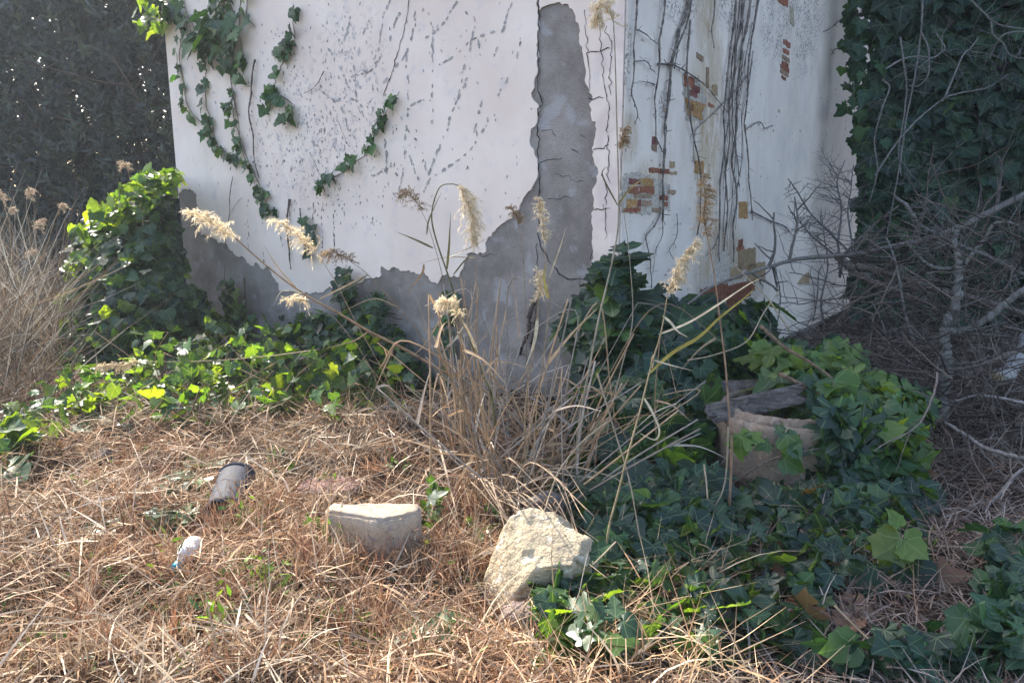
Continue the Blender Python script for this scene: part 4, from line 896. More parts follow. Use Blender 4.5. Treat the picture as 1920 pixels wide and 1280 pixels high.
branch_thing('crooked stick crossing the dry litter at the right edge', [(1840, 960), (1875, 925), (1905, 890), (1935, 870)], [3.4, 3.6], .008, .010, (.27, .24, .22), 2, .2)
branch_thing('bushy leafless shrub twig rising in front of the far end of the white wall', [(1545, 620), (1540, 560), (1552, 500), (1545, 440), (1540, 400)], [6.0, 6.1], .010, .004, (.20, .18, .17), 14, .3)
branch_thing('spiny leafless shoot leaning left before the white wall end', [(1600, 480), (1560, 440), (1520, 400), (1495, 360), (1478, 335)], [6.2, 6.0], .010, .004, (.18, .16, .15), 16, .13)
branch_thing('second spiny shoot leaning left below the first', [(1590, 500), (1555, 470), (1520, 440), (1500, 415), (1482, 398)], [6.2, 6.0], .010, .004, (.18, .16, .15), 16, .13)
branch_thing('dense twiggy shoot standing upright against the wall end', [(1575, 520), (1572, 450), (1578, 390), (1570, 340), (1585, 300)], [6.4, 6.6], .012, .004, (.20, .185, .18), 26, .26)
branch_thing('second dense twiggy shoot nearest the ivy curtain', [(1600, 520), (1598, 460), (1590, 400), (1596, 350), (1600, 310)], [6.3, 6.5], .010, .004, (.20, .185, .18), 22, .24)
hang = 'bare twigs hanging before the ivy curtain'
for lab, pts, tw in (('pale stem crossing the ivy curtain from the top to the brushwood', [(1730, 0), (1727, 60), (1716, 140), (1700, 220), (1690, 290), (1676, 370), (1662, 445)], 2),
                     ('forked twig rising to the upper right across the ivy curtain', [(1640, 330), (1680, 270), (1720, 225), (1770, 185), (1800, 175), (1850, 165), (1890, 140)], 8),
                     ('twin shoot climbing steeply from the forked twig', [(1768, 190), (1790, 140), (1805, 105), (1820, 90), (1835, 70)], 3),
                     ('curling twig drooping near the top of the ivy curtain', [(1660, 130), (1690, 112), (1720, 106), (1750, 108), (1765, 98), (1772, 90), (1755, 62)], 5),
                     ('hooked twig hanging beneath the curling one', [(1728, 62), (1740, 90), (1742, 130), (1735, 150), (1720, 162), (1705, 160)], 5),
                     ('drooping branch with crooked fingers in the upper right corner', [(1925, 60), (1890, 62), (1873, 75), (1862, 95), (1855, 110)], 6),
                     ('long crooked twig in the upper right corner', [(1820, 0), (1845, 25), (1870, 45), (1900, 52), (1925, 55)], 7),
                     ('zigzag twig below the upper right corner', [(1858, 40), (1862, 65), (1880, 80), (1890, 100), (1905, 108), (1920, 110)], 6),
                     ('grey old stem hanging down the ivy curtain behind the pale one', [(1688, 70), (1695, 120), (1700, 160), (1695, 220), (1685, 280), (1690, 330)], 7),
                     ('long bowed twig left on the ivy curtain', [(1655, 150), (1668, 165), (1655, 200), (1640, 260), (1645, 320), (1630, 380)], 6)):
    branch_thing(lab, pts, [6.7, 6.8], .008, .005, (.25, .235, .22), tw, .3, group=hang, curl=.5)
# tangled mass of thin twigs
b = Bag()
pBr = [(1500, 620), (1560, 590), (1620, 540), (1700, 470), (1800, 430), (1925, 400), (1925, 870), (1800, 830), (1740, 740), (1640, 700), (1560, 660)]
x, y = fill(pBr, 300)
for a, c in zip(x, y):
    Y = rng.uniform(4.3, 6.2) if c < 680 else rng.uniform(3.9, 4.8); p = AT(a, c, Y); p[2] = max(p[2], .05)
    dd = np.array((rng.normal(0, 1), rng.normal(0, .5), rng.normal(0, .45))); grow(b, p, dd, rng.uniform(.3, .9), rng.uniform(.003, .007), 1, np.array((.125, .098, .085)) * rng.uniform(.3, 1.8), .3, 3, 4)
o = b.build('brushwood', M_bark); tag(o, 'tangled thin twigs of the brushwood heap at the right', 'brushwood', kind='stuff')

# ------------------------------------------------------------------ dead vines on the walls
def dead_vine(label, W, nrm, lines, r, col=(.19, .16, .14), wig=1.2, group='dead ivy stems on the walls', knots=True):
    t = thing('dead_vine', label, 'vine', W(*lines[0][0]), group)
    for li, pts in enumerate(lines):
        b = Bag(); pts = np.array(pts, float); pts = pts + rng.normal(0, wig * .7, pts.shape); S = spline(pts, 7); S = S + rng.normal(0, wig * .12, S.shape); P = np.array([W(*p) for p in S]); n = len(P)
        P = P + nrm * (.030 + .014 * np.abs(np.sin(np.arange(n) * .23))[:, None]); rr = (r if li == 0 else r * .6) * .72 * np.linspace(1.15, .6, n) * rng.uniform(.7, 1.4, n)
        b.tube(P, rr, np.array(col) * rng.uniform(.6, 1.7, (n, 1)), 6)
        if knots:
            for k in range(int(n * .25)):
                i = rng.integers(0, n); grow(b, P[i], rng.normal(0, 1, 3) + (0, 0, -.3), rng.uniform(.02, .07), r * .25, 0, np.array(col) * .7, .4, 0, 3)
        b.build('stem' if li == 0 else 'side_stem', M_vine, t, True)
for lab, L, r in (('thin dead vine nearest the corner on the side wall', [[(1184, -20), (1182, 30), (1180, 90), (1177, 140), (1176, 180), (1184, 212), (1182, 232)], [(1186, 58), (1200, 66), (1212, 76), (1223, 84)], [(1183, 115), (1200, 119), (1212, 130), (1217, 138)]], .008),
                  ('slim dead vine second from the corner ending near the bricks', [[(1240, -20), (1234, 30), (1228, 80), (1224, 130), (1220, 190), (1219, 230), (1224, 262), (1232, 285)], [(1220, 160), (1205, 155), (1192, 152)]], .009),
                  ('thick double dead vine slanting down the side wall past the bricks', [[(1288, -20), (1278, 25), (1265, 60), (1255, 95), (1250, 130), (1243, 180), (1239, 240), (1236, 300), (1235, 350), (1231, 410)], [(1290, -10), (1280, 40), (1262, 90), (1253, 130)], [(1225, 122), (1250, 121), (1262, 126), (1278, 136)]], .017),
                  ('dead vine running straight down beside the orange brick patch', [[(1286, 40), (1279, 90), (1280, 140), (1284, 220), (1296, 270), (1304, 330), (1306, 390), (1298, 440)], [(1280, 135), (1310, 160), (1340, 190), (1355, 212)]], .010),
                  ('short dead vine hanging from above between the thick ones', [[(1332, -20), (1330, 20), (1328, 60), (1327, 92)]], .007),
                  ('left stem of the dense dead vine bundle on the side wall', [[(1372, -20), (1366, 40), (1360, 100), (1354, 150), (1352, 220), (1348, 280), (1343, 350), (1340, 420), (1342, 490)], [(1340, 440), (1330, 460), (1318, 480)]], .011),
                  ('middle stem of the dense dead vine bundle with shaggy rootlets', [[(1386, -20), (1379, 40), (1372, 95), (1366, 140), (1360, 200), (1358, 260), (1352, 330), (1354, 400), (1350, 470)], [(1380, 0), (1372, 60), (1364, 120), (1362, 180), (1366, 240), (1374, 310), (1380, 350)]], .013),
                  ('heavy stem of the dense dead vine bundle knotted with dry clumps', [[(1402, -20), (1392, 40), (1384, 90), (1376, 140), (1374, 190), (1370, 250), (1366, 310), (1372, 370), (1368, 430), (1366, 490)]], .014),
                  ('right stem of the dense dead vine bundle ending in a straight tip', [[(1417, -20), (1408, 35), (1402, 75), (1396, 110), (1394, 150), (1390, 200), (1389, 240), (1393, 300), (1398, 350), (1402, 412)], [(1392, 245), (1405, 234), (1418, 230), (1424, 242), (1440, 236)], [(1396, 140), (1370, 170), (1345, 200), (1315, 225), (1295, 245), (1290, 275), (1296, 310)]], .011),
                  ('lone dead vine curving right across the lower side wall', [[(1400, 395), (1420, 408), (1440, 414), (1462, 425), (1475, 437), (1484, 447)]], .010),
                  ('forked dead vine low on the side wall above the ivy mound', [[(1232, 400), (1215, 425), (1204, 445), (1208, 480), (1214, 510), (1212, 540)], [(1235, 410), (1232, 440), (1222, 470), (1212, 515)], [(1262, 400), (1258, 440), (1248, 468), (1253, 485)]], .007),
                  ('upright dead stem rising from the ground before the side wall', [[(1452, 612), (1454, 560), (1448, 510), (1443, 490)]], .008),
                  ('twin crooked dead stems near the far end of the side wall', [[(1520, 600), (1526, 560), (1530, 510), (1540, 492), (1538, 482)], [(1522, 590), (1518, 545), (1514, 510), (1516, 498)]], .009),
                  ('frayed vine bark strips hanging down the far edge of the side wall', [[(1584, -20), (1586, 20), (1590, 60), (1594, 100), (1598, 110)], [(1592, -20), (1594, 30), (1600, 70), (1606, 112)], [(1598, -10), (1601, 40), (1608, 80)], [(1585, 28), (1565, 40), (1550, 55), (1535, 60)], [(1590, 82), (1575, 90), (1560, 95), (1552, 105)]], .014)):
    dead_vine(lab, WR, NR, L, r)
xs_ = np.array([(1400, -20), (1388, 40), (1380, 100), (1372, 160), (1364, 220), (1360, 290), (1356, 360), (1352, 430), (1350, 480)], float)
sl_ = []
for _ in range(9):
    i0, i1 = rng.integers(0, 3), rng.integers(6, 10); sl_.append([tuple(p) for p in xs_[i0:i1] + (rng.uniform(-18, 22), 0) + rng.normal(0, 3, (len(xs_[i0:i1]), 2))])
dead_vine('loose shaggy strands hanging among the dense dead vine bundle', WR, NR, sl_, .007)
for lab, L, r in (('dark dead ivy root creeping down the white wall under the leaf strands', [[(484, 112), (480, 140), (478, 180), (474, 215), (480, 255), (486, 300), (492, 335)], [(437, 140), (445, 180), (452, 230), (462, 280), (480, 340), (500, 370)]], .010),
                  ('black dry root trailing below the small ivy sprig', [[(548, 375), (546, 420), (548, 470), (552, 505)], [(568, 390), (572, 430), (576, 470)]], .012),
                  ('thick brown dead root standing at the foot of the bare cement', [[(1006, 560), (1000, 590), (996, 620), (988, 645), (980, 665)], [(1012, 590), (1006, 625), (998, 650)]], .022),
                  ('thin dead tendril branching on the middle of the white wall', [[(612, 135), (606, 155), (592, 168), (578, 176)], [(640, 230), (650, 250), (660, 275)], [(585, 285), (600, 310), (605, 330)]], .005),
                  ('fine dead stem hanging down to the grey cement at the left', [[(442, 330), (438, 370), (436, 400), (430, 460), (424, 540), (422, 570)], [(460, 370), (448, 385), (440, 398)]], .005)):
    dead_vine(lab, WL, NL, L, r, (.13, .10, .09))

# ------------------------------------------------------------------ reeds
PALE = np.array((.82, .70, .50)); TANS = np.array((.40, .28, .16)); GRN = np.array((.16, .15, .06))
def plume_mesh(b, pts, n=230, L=.075, col=PALE, side=(.35, 0, 0), w=.0016):
    S = spline(pts, 8); m = len(S); b.tube(S, np.linspace(.0022, .001, m), col * .6, 4)
    ax = np.gradient(S, axis=0); ax /= np.linalg.norm(ax, axis=1)[:, None]; L = L * 1.15; nb = max(26, int(n / 2.8))
    for k in range(nb):
        f = (k + rng.random()) / nb; i = min(m - 1, int(f * (m - 1))); env = (1 - .55 * f) * min(1, .45 + f * 3) * L
        d = ax[i] * rng.uniform(.7, 1.1) + rng.normal(0, .55, 3) + np.array(side); d /= np.linalg.norm(d); l = env * rng.uniform(.7, 1.35); p = S[i]
        q = spline([p, p + d * l * .5 + (0, 0, -.04 * l), p + d * l + (0, 0, -.38 * l)], 4); c0 = col * rng.uniform(.8, 1.2)
        b.ribbon(q, np.linspace(w, w * .6, len(q)), c0 * .85, rng.normal(0, 1, 3))
        for e in range(18):
            t_ = rng.random(); ii = min(len(q) - 2, int(t_ * (len(q) - 1))); dd = (q[ii + 1] - q[ii]); dd /= np.linalg.norm(dd) + 1e-9
            h = dd + rng.normal(0, .55, 3); h /= np.linalg.norm(h); hl = rng.uniform(.010, .024) * (L / .075) ** .6; a = q[ii] + (q[ii + 1] - q[ii]) * rng.random()
            b.ribbon(np.array([a, a + h * hl * .5, a + h * hl + (0, 0, -.2 * hl)]), np.array((w * .7, w * 1.7, w * .5)), c0 * rng.uniform(.85, 1.2), rng.normal(0, 1, 3))
def to3(pts, y0, y1):
    pts = np.array(pts, float); t_ = np.linspace(0, 1, len(pts)); return np.array([AT(x, y, y0 + (y1 - y0) * k) for (x, y), k in zip(pts, t_)])
RG = 'tall dry reeds with plumes'
def reed(label, stem, y0, y1, plume=None, leaves=(), r=.0045, col=TANS, pn=230, pL=.075, pcol=PALE, group=RG, root=True):
    P = to3(stem, y0, y1)
    if root and P[0][2] > gz(P[0][0], P[0][1]):
        d = P[0] - P[1]; gp = P[0] + np.array((d[0], d[1], 0)) * .3; gp[2] = gz(gp[0], gp[1]) - .02; P = np.vstack((gp, P))
    t = thing('reed', label, 'reed', P[0], group); b = Bag(); S = spline(P, 7); n = len(S)
    c = col * rng.uniform(.85, 1.15, (n, 1)); c[::9] *= .6; b.tube(S, np.linspace(r, r * .4, n), c, 6); b.build('stem', M_reed, t, True)
    if plume is not None:
        b = Bag(); Q_ = to3(plume, y1, y1 - .02); Q_[0] = S[-1] if np.linalg.norm(Q_[0] - S[-1]) < .08 else Q_[0]; plume_mesh(b, Q_, pn, pL, pcol); b.build('plume', M_plume, t)
    for lv in leaves:
        pts, w, lc = lv[:3]; b = Bag(); yy = lv[3] if len(lv) > 3 else (y0 + y1) / 2
        Q_ = spline(to3(pts, yy, yy - .05), 6); m = len(Q_); b.ribbon(Q_, w * np.interp(np.linspace(0, 1, m), [0, .15, .5, 1], [.5, 1, .8, .08]), np.array(lc) * rng.uniform(.85, 1.15, (m, 1)), rng.normal(0, .3, 3) + (0, -1, .5), .12); b.build('leaf', M_reed, t)
    return t
OLV = (.13, .115, .05); YEL = (.46, .38, .10); CRM = (.66, .53, .34)
reed('dark green reed in the centre with bright fluffy plume nodding to the right', [(925, 760), (905, 700), (872, 610), (845, 530), (815, 440), (810, 395), (824, 352), (845, 345), (860, 348)], 3.75, 3.7, [(860, 348), (874, 375), (884, 410), (884, 452)],
     [([(812, 465), (780, 450), (742, 434)], .012, OLV), ([(838, 505), (842, 460), (845, 398)], .016, OLV), ([(842, 482), (880, 465), (915, 446)], .012, OLV), ([(850, 515), (870, 490), (892, 468)], .010, OLV), ([(800, 440), (805, 410), (828, 360)], .010, OLV), ([(795, 495), (790, 515), (760, 552)], .012, (.3, .17, .08)), ([(856, 545), (800, 640), (770, 670)], .008, TANS)], .006, GRN, 300, .085)
reed('reed with slim golden plume against the bare cement strip', [(1000, 900), (1005, 780), (1020, 660), (1030, 560), (1022, 480), (1019, 452)], 3.3, 3.3, [(1019, 452), (1018, 420), (1012, 395), (1010, 374)], [([(1030, 520), (1048, 470), (1062, 425)], .008, CRM), ([(1028, 560), (1020, 520), (1024, 490)], .012, YEL)], .0035, TANS, 190, .04)
reed('short reed with ragged golden head at the cement foot', [(985, 860), (985, 760), (1000, 660), (1008, 590), (1010, 560)], 3.4, 3.4, [(1010, 560), (1012, 535), (1006, 508)], [([(1008, 595), (1002, 640), (985, 690)], .018, CRM)], .005, TANS, 150, .055)
reed('tall reed on the right with golden plume and long yellow leaves', [(1140, 1000), (1160, 920), (1175, 860), (1200, 770), (1220, 690), (1240, 620), (1252, 550)], 2.75, 2.65, [(1252, 550), (1264, 520), (1280, 485), (1302, 455)],
     [([(1215, 702), (1260, 662), (1310, 632), (1350, 595), (1400, 555), (1418, 535)], .016, YEL), ([(1235, 627), (1290, 605), (1340, 575), (1400, 535), (1430, 520)], .010, CRM), ([(1243, 592), (1258, 605), (1272, 622), (1290, 632)], .012, CRM), ([(1205, 742), (1222, 770), (1236, 805), (1228, 824), (1200, 812)], .013, CRM), ([(1222, 690), (1224, 670), (1226, 665)], .012, CRM), ([(1226, 675), (1260, 685), (1300, 695)], .006, CRM)], .005, np.array((.45, .35, .20)), 240, .055)
reed('long brown reed leaning left with feathery plume before the cement', [(880, 730), (820, 690), (760, 655), (690, 620), (640, 590), (585, 560), (540, 530), (490, 490), (440, 445)], 4.3, 4.4, [(440, 445), (415, 432), (390, 412), (358, 397)], [([(560, 545), (520, 500), (492, 455)], .010, TANS), ([(600, 560), (660, 530), (690, 512)], .012, TANS), ([(570, 550), (530, 545), (512, 575)], .006, CRM), ([(690, 622), (660, 640), (600, 655)], .009, TANS), ([(740, 645), (720, 690), (690, 760)], .010, TANS)], .011, np.array((.36, .22, .12)), 260, .1)
reed('reed with torn whitish plume in front of the small ivy sprig', [(760, 800), (720, 700), (665, 600), (630, 530), (592, 472)], 4.5, 4.5, [(592, 472), (570, 455), (548, 430), (512, 412)], [([(590, 470), (600, 450), (592, 440)], .014, CRM)], .004, TANS, 230, .085)
reed('shaded reed plume hanging before the middle of the white wall', [(880, 800), (850, 640), (830, 520), (805, 430), (790, 395)], 5.0, 5.2, [(790, 395), (778, 375), (765, 362), (752, 366)], (), .004, TANS * .8, 170, .085, TANS)  # shaded plumes use tan instead of pale: shade put into the colour
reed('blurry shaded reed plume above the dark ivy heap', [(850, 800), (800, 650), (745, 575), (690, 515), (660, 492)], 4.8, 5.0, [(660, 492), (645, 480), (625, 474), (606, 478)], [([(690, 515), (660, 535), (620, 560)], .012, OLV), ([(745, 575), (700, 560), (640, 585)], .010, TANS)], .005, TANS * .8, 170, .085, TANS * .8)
reed('shaded reed plume left of the vertical crack', [(990, 850), (988, 700), (985, 560), (978, 450), (972, 420)], 4.4, 4.5, [(972, 420), (968, 405), (955, 388)], (), .0035, TANS * .8, 120, .06, TANS)
reed('small reed head low before the grey cement left', [(700, 700), (640, 610), (600, 575), (575, 565)], 4.6, 4.6, [(575, 565), (560, 560), (532, 562)], (), .003, TANS, 110, .06)
reed('bent reed with white frayed head in the dense stalk clump', [(915, 860), (905, 760), (893, 660), (872, 615), (858, 592)], 3.5, 3.5, [(858, 592), (850, 575), (838, 565), (824, 570)], [([(895, 660), (880, 625), (862, 590)], .016, CRM), ([(870, 610), (850, 640), (836, 650)], .006, CRM)], .009, TANS, 160, .06)
reed('fallen reed with cream plume lying over the ivy at the left', [(600, 655), (500, 668), (400, 676), (320, 678), (255, 678)], 4.9, 5.2, [(255, 678), (230, 685), (205, 685), (180, 688)], (), .004, TANS, 300, .05, np.array((.70, .58, .40)), root=False)
reed('fallen reed with narrow white plume pointing down at the left', [(290, 715), (240, 745), (200, 782)], 4.8, 4.6, [(200, 782), (188, 800), (166, 825)], (), .004, YEL, 240, .035, np.array((.70, .62, .48)), root=False)
reed('tall pale reed rising past the corner out of the top', [(1085, 800), (1105, 690), (1122, 600), (1150, 480), (1160, 400), (1157, 250), (1153, 100), (1150, 40)], 3.6, 3.6, [(1150, 40), (1140, 20), (1128, 8), (1120, 20), (1114, 34)], [([(1158, 385), (1130, 330), (1136, 312)], .010, OLV), ([(1158, 385), (1185, 350), (1225, 325)], .012, (.3, .22, .08)), ([(1150, 40), (1170, 50), (1178, 45)], .01, CRM)], .0065, np.array((.40, .34, .24)), 230, .07)
reed('second tall thin pale reed beside the corner with frayed tip', [(1140, 800), (1165, 690), (1186, 600), (1180, 480), (1168, 380), (1162, 280)], 3.8, 3.8, [(1162, 280), (1166, 262), (1172, 240)], (), .004, np.array((.40, .33, .24)), 120, .05, TANS * 1.1)  # plume tan like the shaded ones, shade put into its colour
reed('bare brown reed stem standing upright before the ivy mound', [(1372, 840), (1367, 770), (1360, 680), (1350, 600), (1340, 520), (1325, 440)], 3.25, 3.3, [(1325, 440), (1320, 410), (1322, 370), (1318, 330)], (), .006, np.array((.36, .22, .14)), 200, .06, TANS * 1.1)
LG = 'dry reeds at the left background'
for lab, stem, pl_ in (('reed with pale flag plume before the dark hedge beside the ivy bush', [(268, 420), (262, 380), (248, 355), (240, 320)], [(240, 320), (236, 308), (225, 308)]), ('reed with grey fluffy head at the far left before the hedge', [(58, 520), (56, 440), (50, 400), (50, 372)], [(50, 372), (52, 362), (60, 355)]), ('reed with orange head cut by the left edge', [(40, 560), (30, 460), (12, 400), (6, 380)], [(6, 380), (2, 368), (-4, 360)]), ('reed with white tip leaning right among the left grasses', [(60, 540), (85, 470), (100, 420), (112, 392)], [(112, 392), (114, 388), (116, 384)]),
                     ('reed with round brown head low among the left grasses', [(30, 560), (22, 480), (18, 420), (18, 402)], [(18, 402), (18, 396), (24, 392)]), ('reed with wide rusty head in the middle of the left grasses', [(80, 540), (70, 470), (66, 430)], [(66, 430), (70, 418), (82, 410)]), ('reed with flat cream head lowest among the left grasses', [(90, 600), (80, 520), (66, 480)], [(66, 480), (60, 474), (52, 476)])):
    reed(lab, stem, 7.0, 7.0, pl_, (), .006, TANS, 80, .075, np.array((.48, .38, .28)), LG)

# dead stalk clump in the middle
CG = 'bare dry stalks of the reed clump'
for k in range(112):
    bx = rng.normal(1000, 72); by = rng.uniform(840, 985); p = ground_at(bx, by); left = rng.random() < .4
    if left: bx = rng.normal(893, 20); p = ground_at(bx, rng.uniform(830, 900)); d = np.array((rng.normal(-.04, .15), rng.normal(.1, .15), 1))
    else: d = np.array((rng.normal(.12, .72), rng.normal(.05, .4), 1.0))
    L = rng.uniform(.45, 1.12); d /= np.linalg.norm(d); m = p + d * L * .5 + rnd(1, .018)[0]; q = p + d * L + rnd(1, .03)[0]
    pts = [p - (0, 0, .03), m, q]
    if rng.random() < .14: pts.append(q + np.array((rng.normal(0, .16), rng.normal(0, .1), -rng.uniform(.05, .25))))
    b = Bag(); S = spline(pts, 6); n = len(S); c = (np.array((.47, .32, .19)) if rng.random() < .55 else np.array((.40, .34, .285))) * rng.uniform(.7, 1.35)
    r = rng.uniform(.0032, .0075); b.tube(S, np.linspace(r, r * .6, n), c * rng.uniform(.9, 1.1, (n, 1)), 5)
    for e in range(rng.integers(0, 3)):
        i = rng.integers(n // 4, n); dd = rng.normal(0, 1, 3) + (0, -.2, .1); dd /= np.linalg.norm(dd); l = rng.uniform(.12, .40); Q_ = [S[i], S[i] + dd * l * .5 + (0, 0, .015), S[i] + dd * l + (0, 0, -.03 * rng.random())]
        b.ribbon(spline(Q_, 4), np.linspace(.013, .002, 9) * rng.uniform(.6, 1.5), c * rng.uniform(.9, 1.3), rng.normal(0, 1, 3), .15)
    o = b.build('dry_stalk', M_straw); tag(o, 'bare dry stalk in the tangled clump before the building corner', 'stalk', CG)
for k in range(26):
    p = ground_at(rng.uniform(880, 1010), rng.uniform(945, 1010)); q = ground_at(rng.uniform(960, 1120), rng.uniform(1060, 1150)); m = (p + q) / 2 + np.array((rng.normal(-.05, .08), .12, rng.uniform(.20, .34))); q[2] += rng.uniform(.05, .3)
    b = Bag(); S = spline([p, m, q], 7); b.tube(S, np.linspace(.005, .002, len(S)), np.array((.42, .31, .21)) * rng.uniform(.7, 1.3), 4); o = b.build('dry_stalk', M_straw); tag(o, 'thin dry stalk arching over the yellow boulder', 'stalk', 'thin stalks arching over the boulder')
# thin canes scattered over the ivy right of the clump
for lab, pts, y in (('pale curved cane sweeping down beside the boulder', [(1140, 790), (1090, 830), (1050, 880), (1030, 930), (1015, 965), (960, 1020)], (3.2, 2.9)), ('slender cane crossing the dark ivy towards the straw', [(1120, 700), (1150, 800), (1180, 900), (1200, 1010)], (3.4, 2.8)), ('forked brown cane stuck in the ivy before the concrete ring', [(1320, 870), (1325, 910), (1328, 960), (1330, 1000)], (3.2, 3.0)), ('bent brown cane leaning right of the forked one', [(1366, 800), (1362, 880), (1355, 920), (1340, 950)], (3.2, 3.1)), ('straw cane lying across the foot of the boulder', [(980, 1160), (1050, 1110), (1110, 1060), (1155, 1015)], (2.5, 2.6)),
                    ('long pale cane at the bottom right of the straw', [(1440, 1285), (1380, 1225), (1310, 1190), (1230, 1160)], (2.1, 2.5)), ('thin green cane slanting over the bottom right ivy', [(1565, 1135), (1610, 1180), (1660, 1225), (1720, 1280)], (2.4, 2.1)), ('grey cane arching over the ivy towards the side wall', [(1480, 620), (1440, 560), (1400, 520), (1360, 480)], (4.2, 4.6)), ('grey curved cane looping over the ivy mound', [(1290, 675), (1340, 665), (1400, 640), (1430, 590), (1460, 545)], (3.8, 4.4)), ('long dry cane arching over the straw above the pipe', [(385, 865), (450, 852), (510, 852), (570, 868), (620, 890)], (3.9, 3.7)), ('slanting dry cane over the left straw', [(50, 960), (110, 900), (165, 855), (260, 800)], (3.5, 4.2))):
    P = to3(pts, *y); b = Bag(); S = spline(P, 7); b.tube(S, np.linspace(.0048, .003, len(S)), np.array((.42, .33, .22)) * rng.uniform(.85, 1.2), 5); o = b.build('dry_cane', M_straw); tag(o, lab, 'cane', 'loose dry canes')

# ------------------------------------------------------------------ straw, grass and litter (uncountable)
def straw(n, xr, yr, accept, lens, wid, lift, cols, pitch=.25, stand=0.0, name='straw', label='', ypow=1.0):
    bag = Bag(); cnt = 0; PP = []
    while cnt < n:
        m = n * 3; y = yr[0] + (yr[1] - yr[0]) * rng.random(m) ** ypow; x = rng.uniform(-1, 1, m) * (.55 + y * .72); x = np.where((x > xr[0]) & (x < xr[1]), x, 99)
        P = np.stack((x, y, gz(x, y)), 1); px, py = proj(P); k = (x < 90) & accept(px, py, x, y, rng.random(m)); PP.append(P[k]); cnt += k.sum()
    P = np.concatenate(PP)[:n]; az = rng.uniform(0, 2 * PI, n); el = np.abs(rng.normal(0, pitch, n)); st = rng.random(n) < stand; el = np.where(st, rng.uniform(.6, 1.45, n), el)
    d = np.stack((np.cos(az) * np.cos(el), np.sin(az) * np.cos(el), np.sin(el)), 1); nn = np.array((0, 0, 1.)) + rnd(n, .6)
    L = rng.uniform(lens[0], lens[1], n) * np.where(st, .7, 1); W_ = rng.uniform(wid[0], wid[1], n)
    M = frames(nn, d, np.ones(n)); M = np.stack((M[:, :, 0] * W_[:, None], M[:, :, 1] * L[:, None], M[:, :, 2] * L[:, None]), -1)
    P = P + np.stack((0 * az, 0 * az, rng.random(n) ** 1.4 * lift * np.where(st, .1, 1) + .004), 1)
    cols = np.array(cols); c = cols[rng.integers(0, len(cols), n)] * rng.uniform(.7, 1.3, (n, 1))
    # brightness drifts in patches (rusty and pale areas of thatch)
    pt = .5 + .5 * np.sin(P[:, 0] * 2.6 + 1.3) * np.cos(P[:, 1] * 3.1); c = c * (1 - .22 * pt[:, None] * np.array((0, .6, 1.)))
    k = rng.integers(0, len(BLADES), n)
    for i in range(len(BLADES)): bag.inst(BLADES[i], M[k == i], P[k == i], c[k == i])
    o = bag.build(name, M_straw); return tag(o, label, 'dry grass', kind='stuff')
def sunside(px): return px
pLeft = [(-60, 700), (0, 640), (150, 700), (300, 720), (500, 760), (800, 770), (1060, 830), (1060, 900), (1000, 1010), (1090, 1130), (1120, 1200), (1230, 1330), (1230, 1500), (-400, 1500), (-400, 700)]
RUST = [(.33, .22, .135), (.40, .285, .18), (.25, .175, .115), (.54, .44, .32), (.70, .62, .49), (.16, .115, .085), (.44, .33, .22), (.62, .53, .41), (.33, .195, .115), (.20, .15, .11)]
clump = lambda x, y: .5 + .5 * np.sin(5.3 * x + 2 * np.sin(3.1 * y)) * np.sin(6.7 * y + 1.7 * np.sin(4.3 * x))
acc = lambda px, py, x, y, r: inpoly(px, py, pLeft) & (r < .30 + .9 * clump(x, y))
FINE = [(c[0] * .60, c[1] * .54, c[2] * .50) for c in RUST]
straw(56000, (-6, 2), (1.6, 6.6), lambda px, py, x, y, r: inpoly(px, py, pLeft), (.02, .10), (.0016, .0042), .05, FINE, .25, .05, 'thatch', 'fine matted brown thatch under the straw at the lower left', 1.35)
straw(27000, (-6, 2), (1.6, 6.6), acc, (.04, .20), (.0028, .0085), .11, [(c[0] * .78, c[1] * .70, c[2] * .64) for c in RUST], .36, .12, 'straw', 'flattened rusty straw covering the sunlit ground at the lower left', 1.35)
straw(7500, (-6, 2), (1.6, 6.0), acc, (.08, .32), (.003, .010), .11, [(.60, .50, .37), (.72, .63, .50), (.48, .36, .24), (.38, .25, .16)], .25, .16, 'dry_grass', 'longer pale dry grass blades lying over the straw thatch', 1.3)
pTall = [(-80, 330), (0, 330), (60, 370), (120, 420), (150, 500), (130, 640), (150, 720), (0, 800), (-80, 800)]
def tall(n):
    bag = Bag(); x, y = fill([(-120, 560), (60, 560), (135, 600), (150, 690), (60, 780), (-120, 800)], n); P = np.array([G(a, b) for a, b in zip(x, y)]); P[:, 2] = gz(P[:, 0], P[:, 1]); 
    d = np.stack((rng.normal(.02, .9, n), rng.normal(0, .7, n), np.ones(n)), 1); d /= np.linalg.norm(d, axis=1)[:, None]; P[:, 2] += rng.random(n) ** 1.5 * .75; nn = rnd(n, .5) + (0, -1, 0); L = rng.uniform(.25, .95, n) * (1 + .5 * (rng.random(n) < .12)); W_ = rng.uniform(.004, .010, n)
    M = frames(nn, d, np.ones(n)); M = np.stack((M[:, :, 0] * W_[:, None], M[:, :, 1] * L[:, None], M[:, :, 2] * L[:, None]), -1); c = np.array(RUST)[rng.integers(0, len(RUST), n)] * rng.uniform(.4, .95, (n, 1)) * (.95, 1, 1.05)
    k = rng.integers(0, len(BLADES), n)
    for i in range(len(BLADES)): bag.inst(BLADES[i], M[k == i], P[k == i], c[k == i])
    return tag(bag.build('tall_dry_grass', M_straw), 'tall tangled dry grass standing before the hedge at the far left', 'dry grass', kind='stuff')
tall(3000)
pRight = [(1060, 960), (1180, 1000), (1750, 840), (2700, 800), (2700, 1500), (1230, 1500), (1220, 1330), (1120, 1200), (1120, 1120), (1090, 1040)]
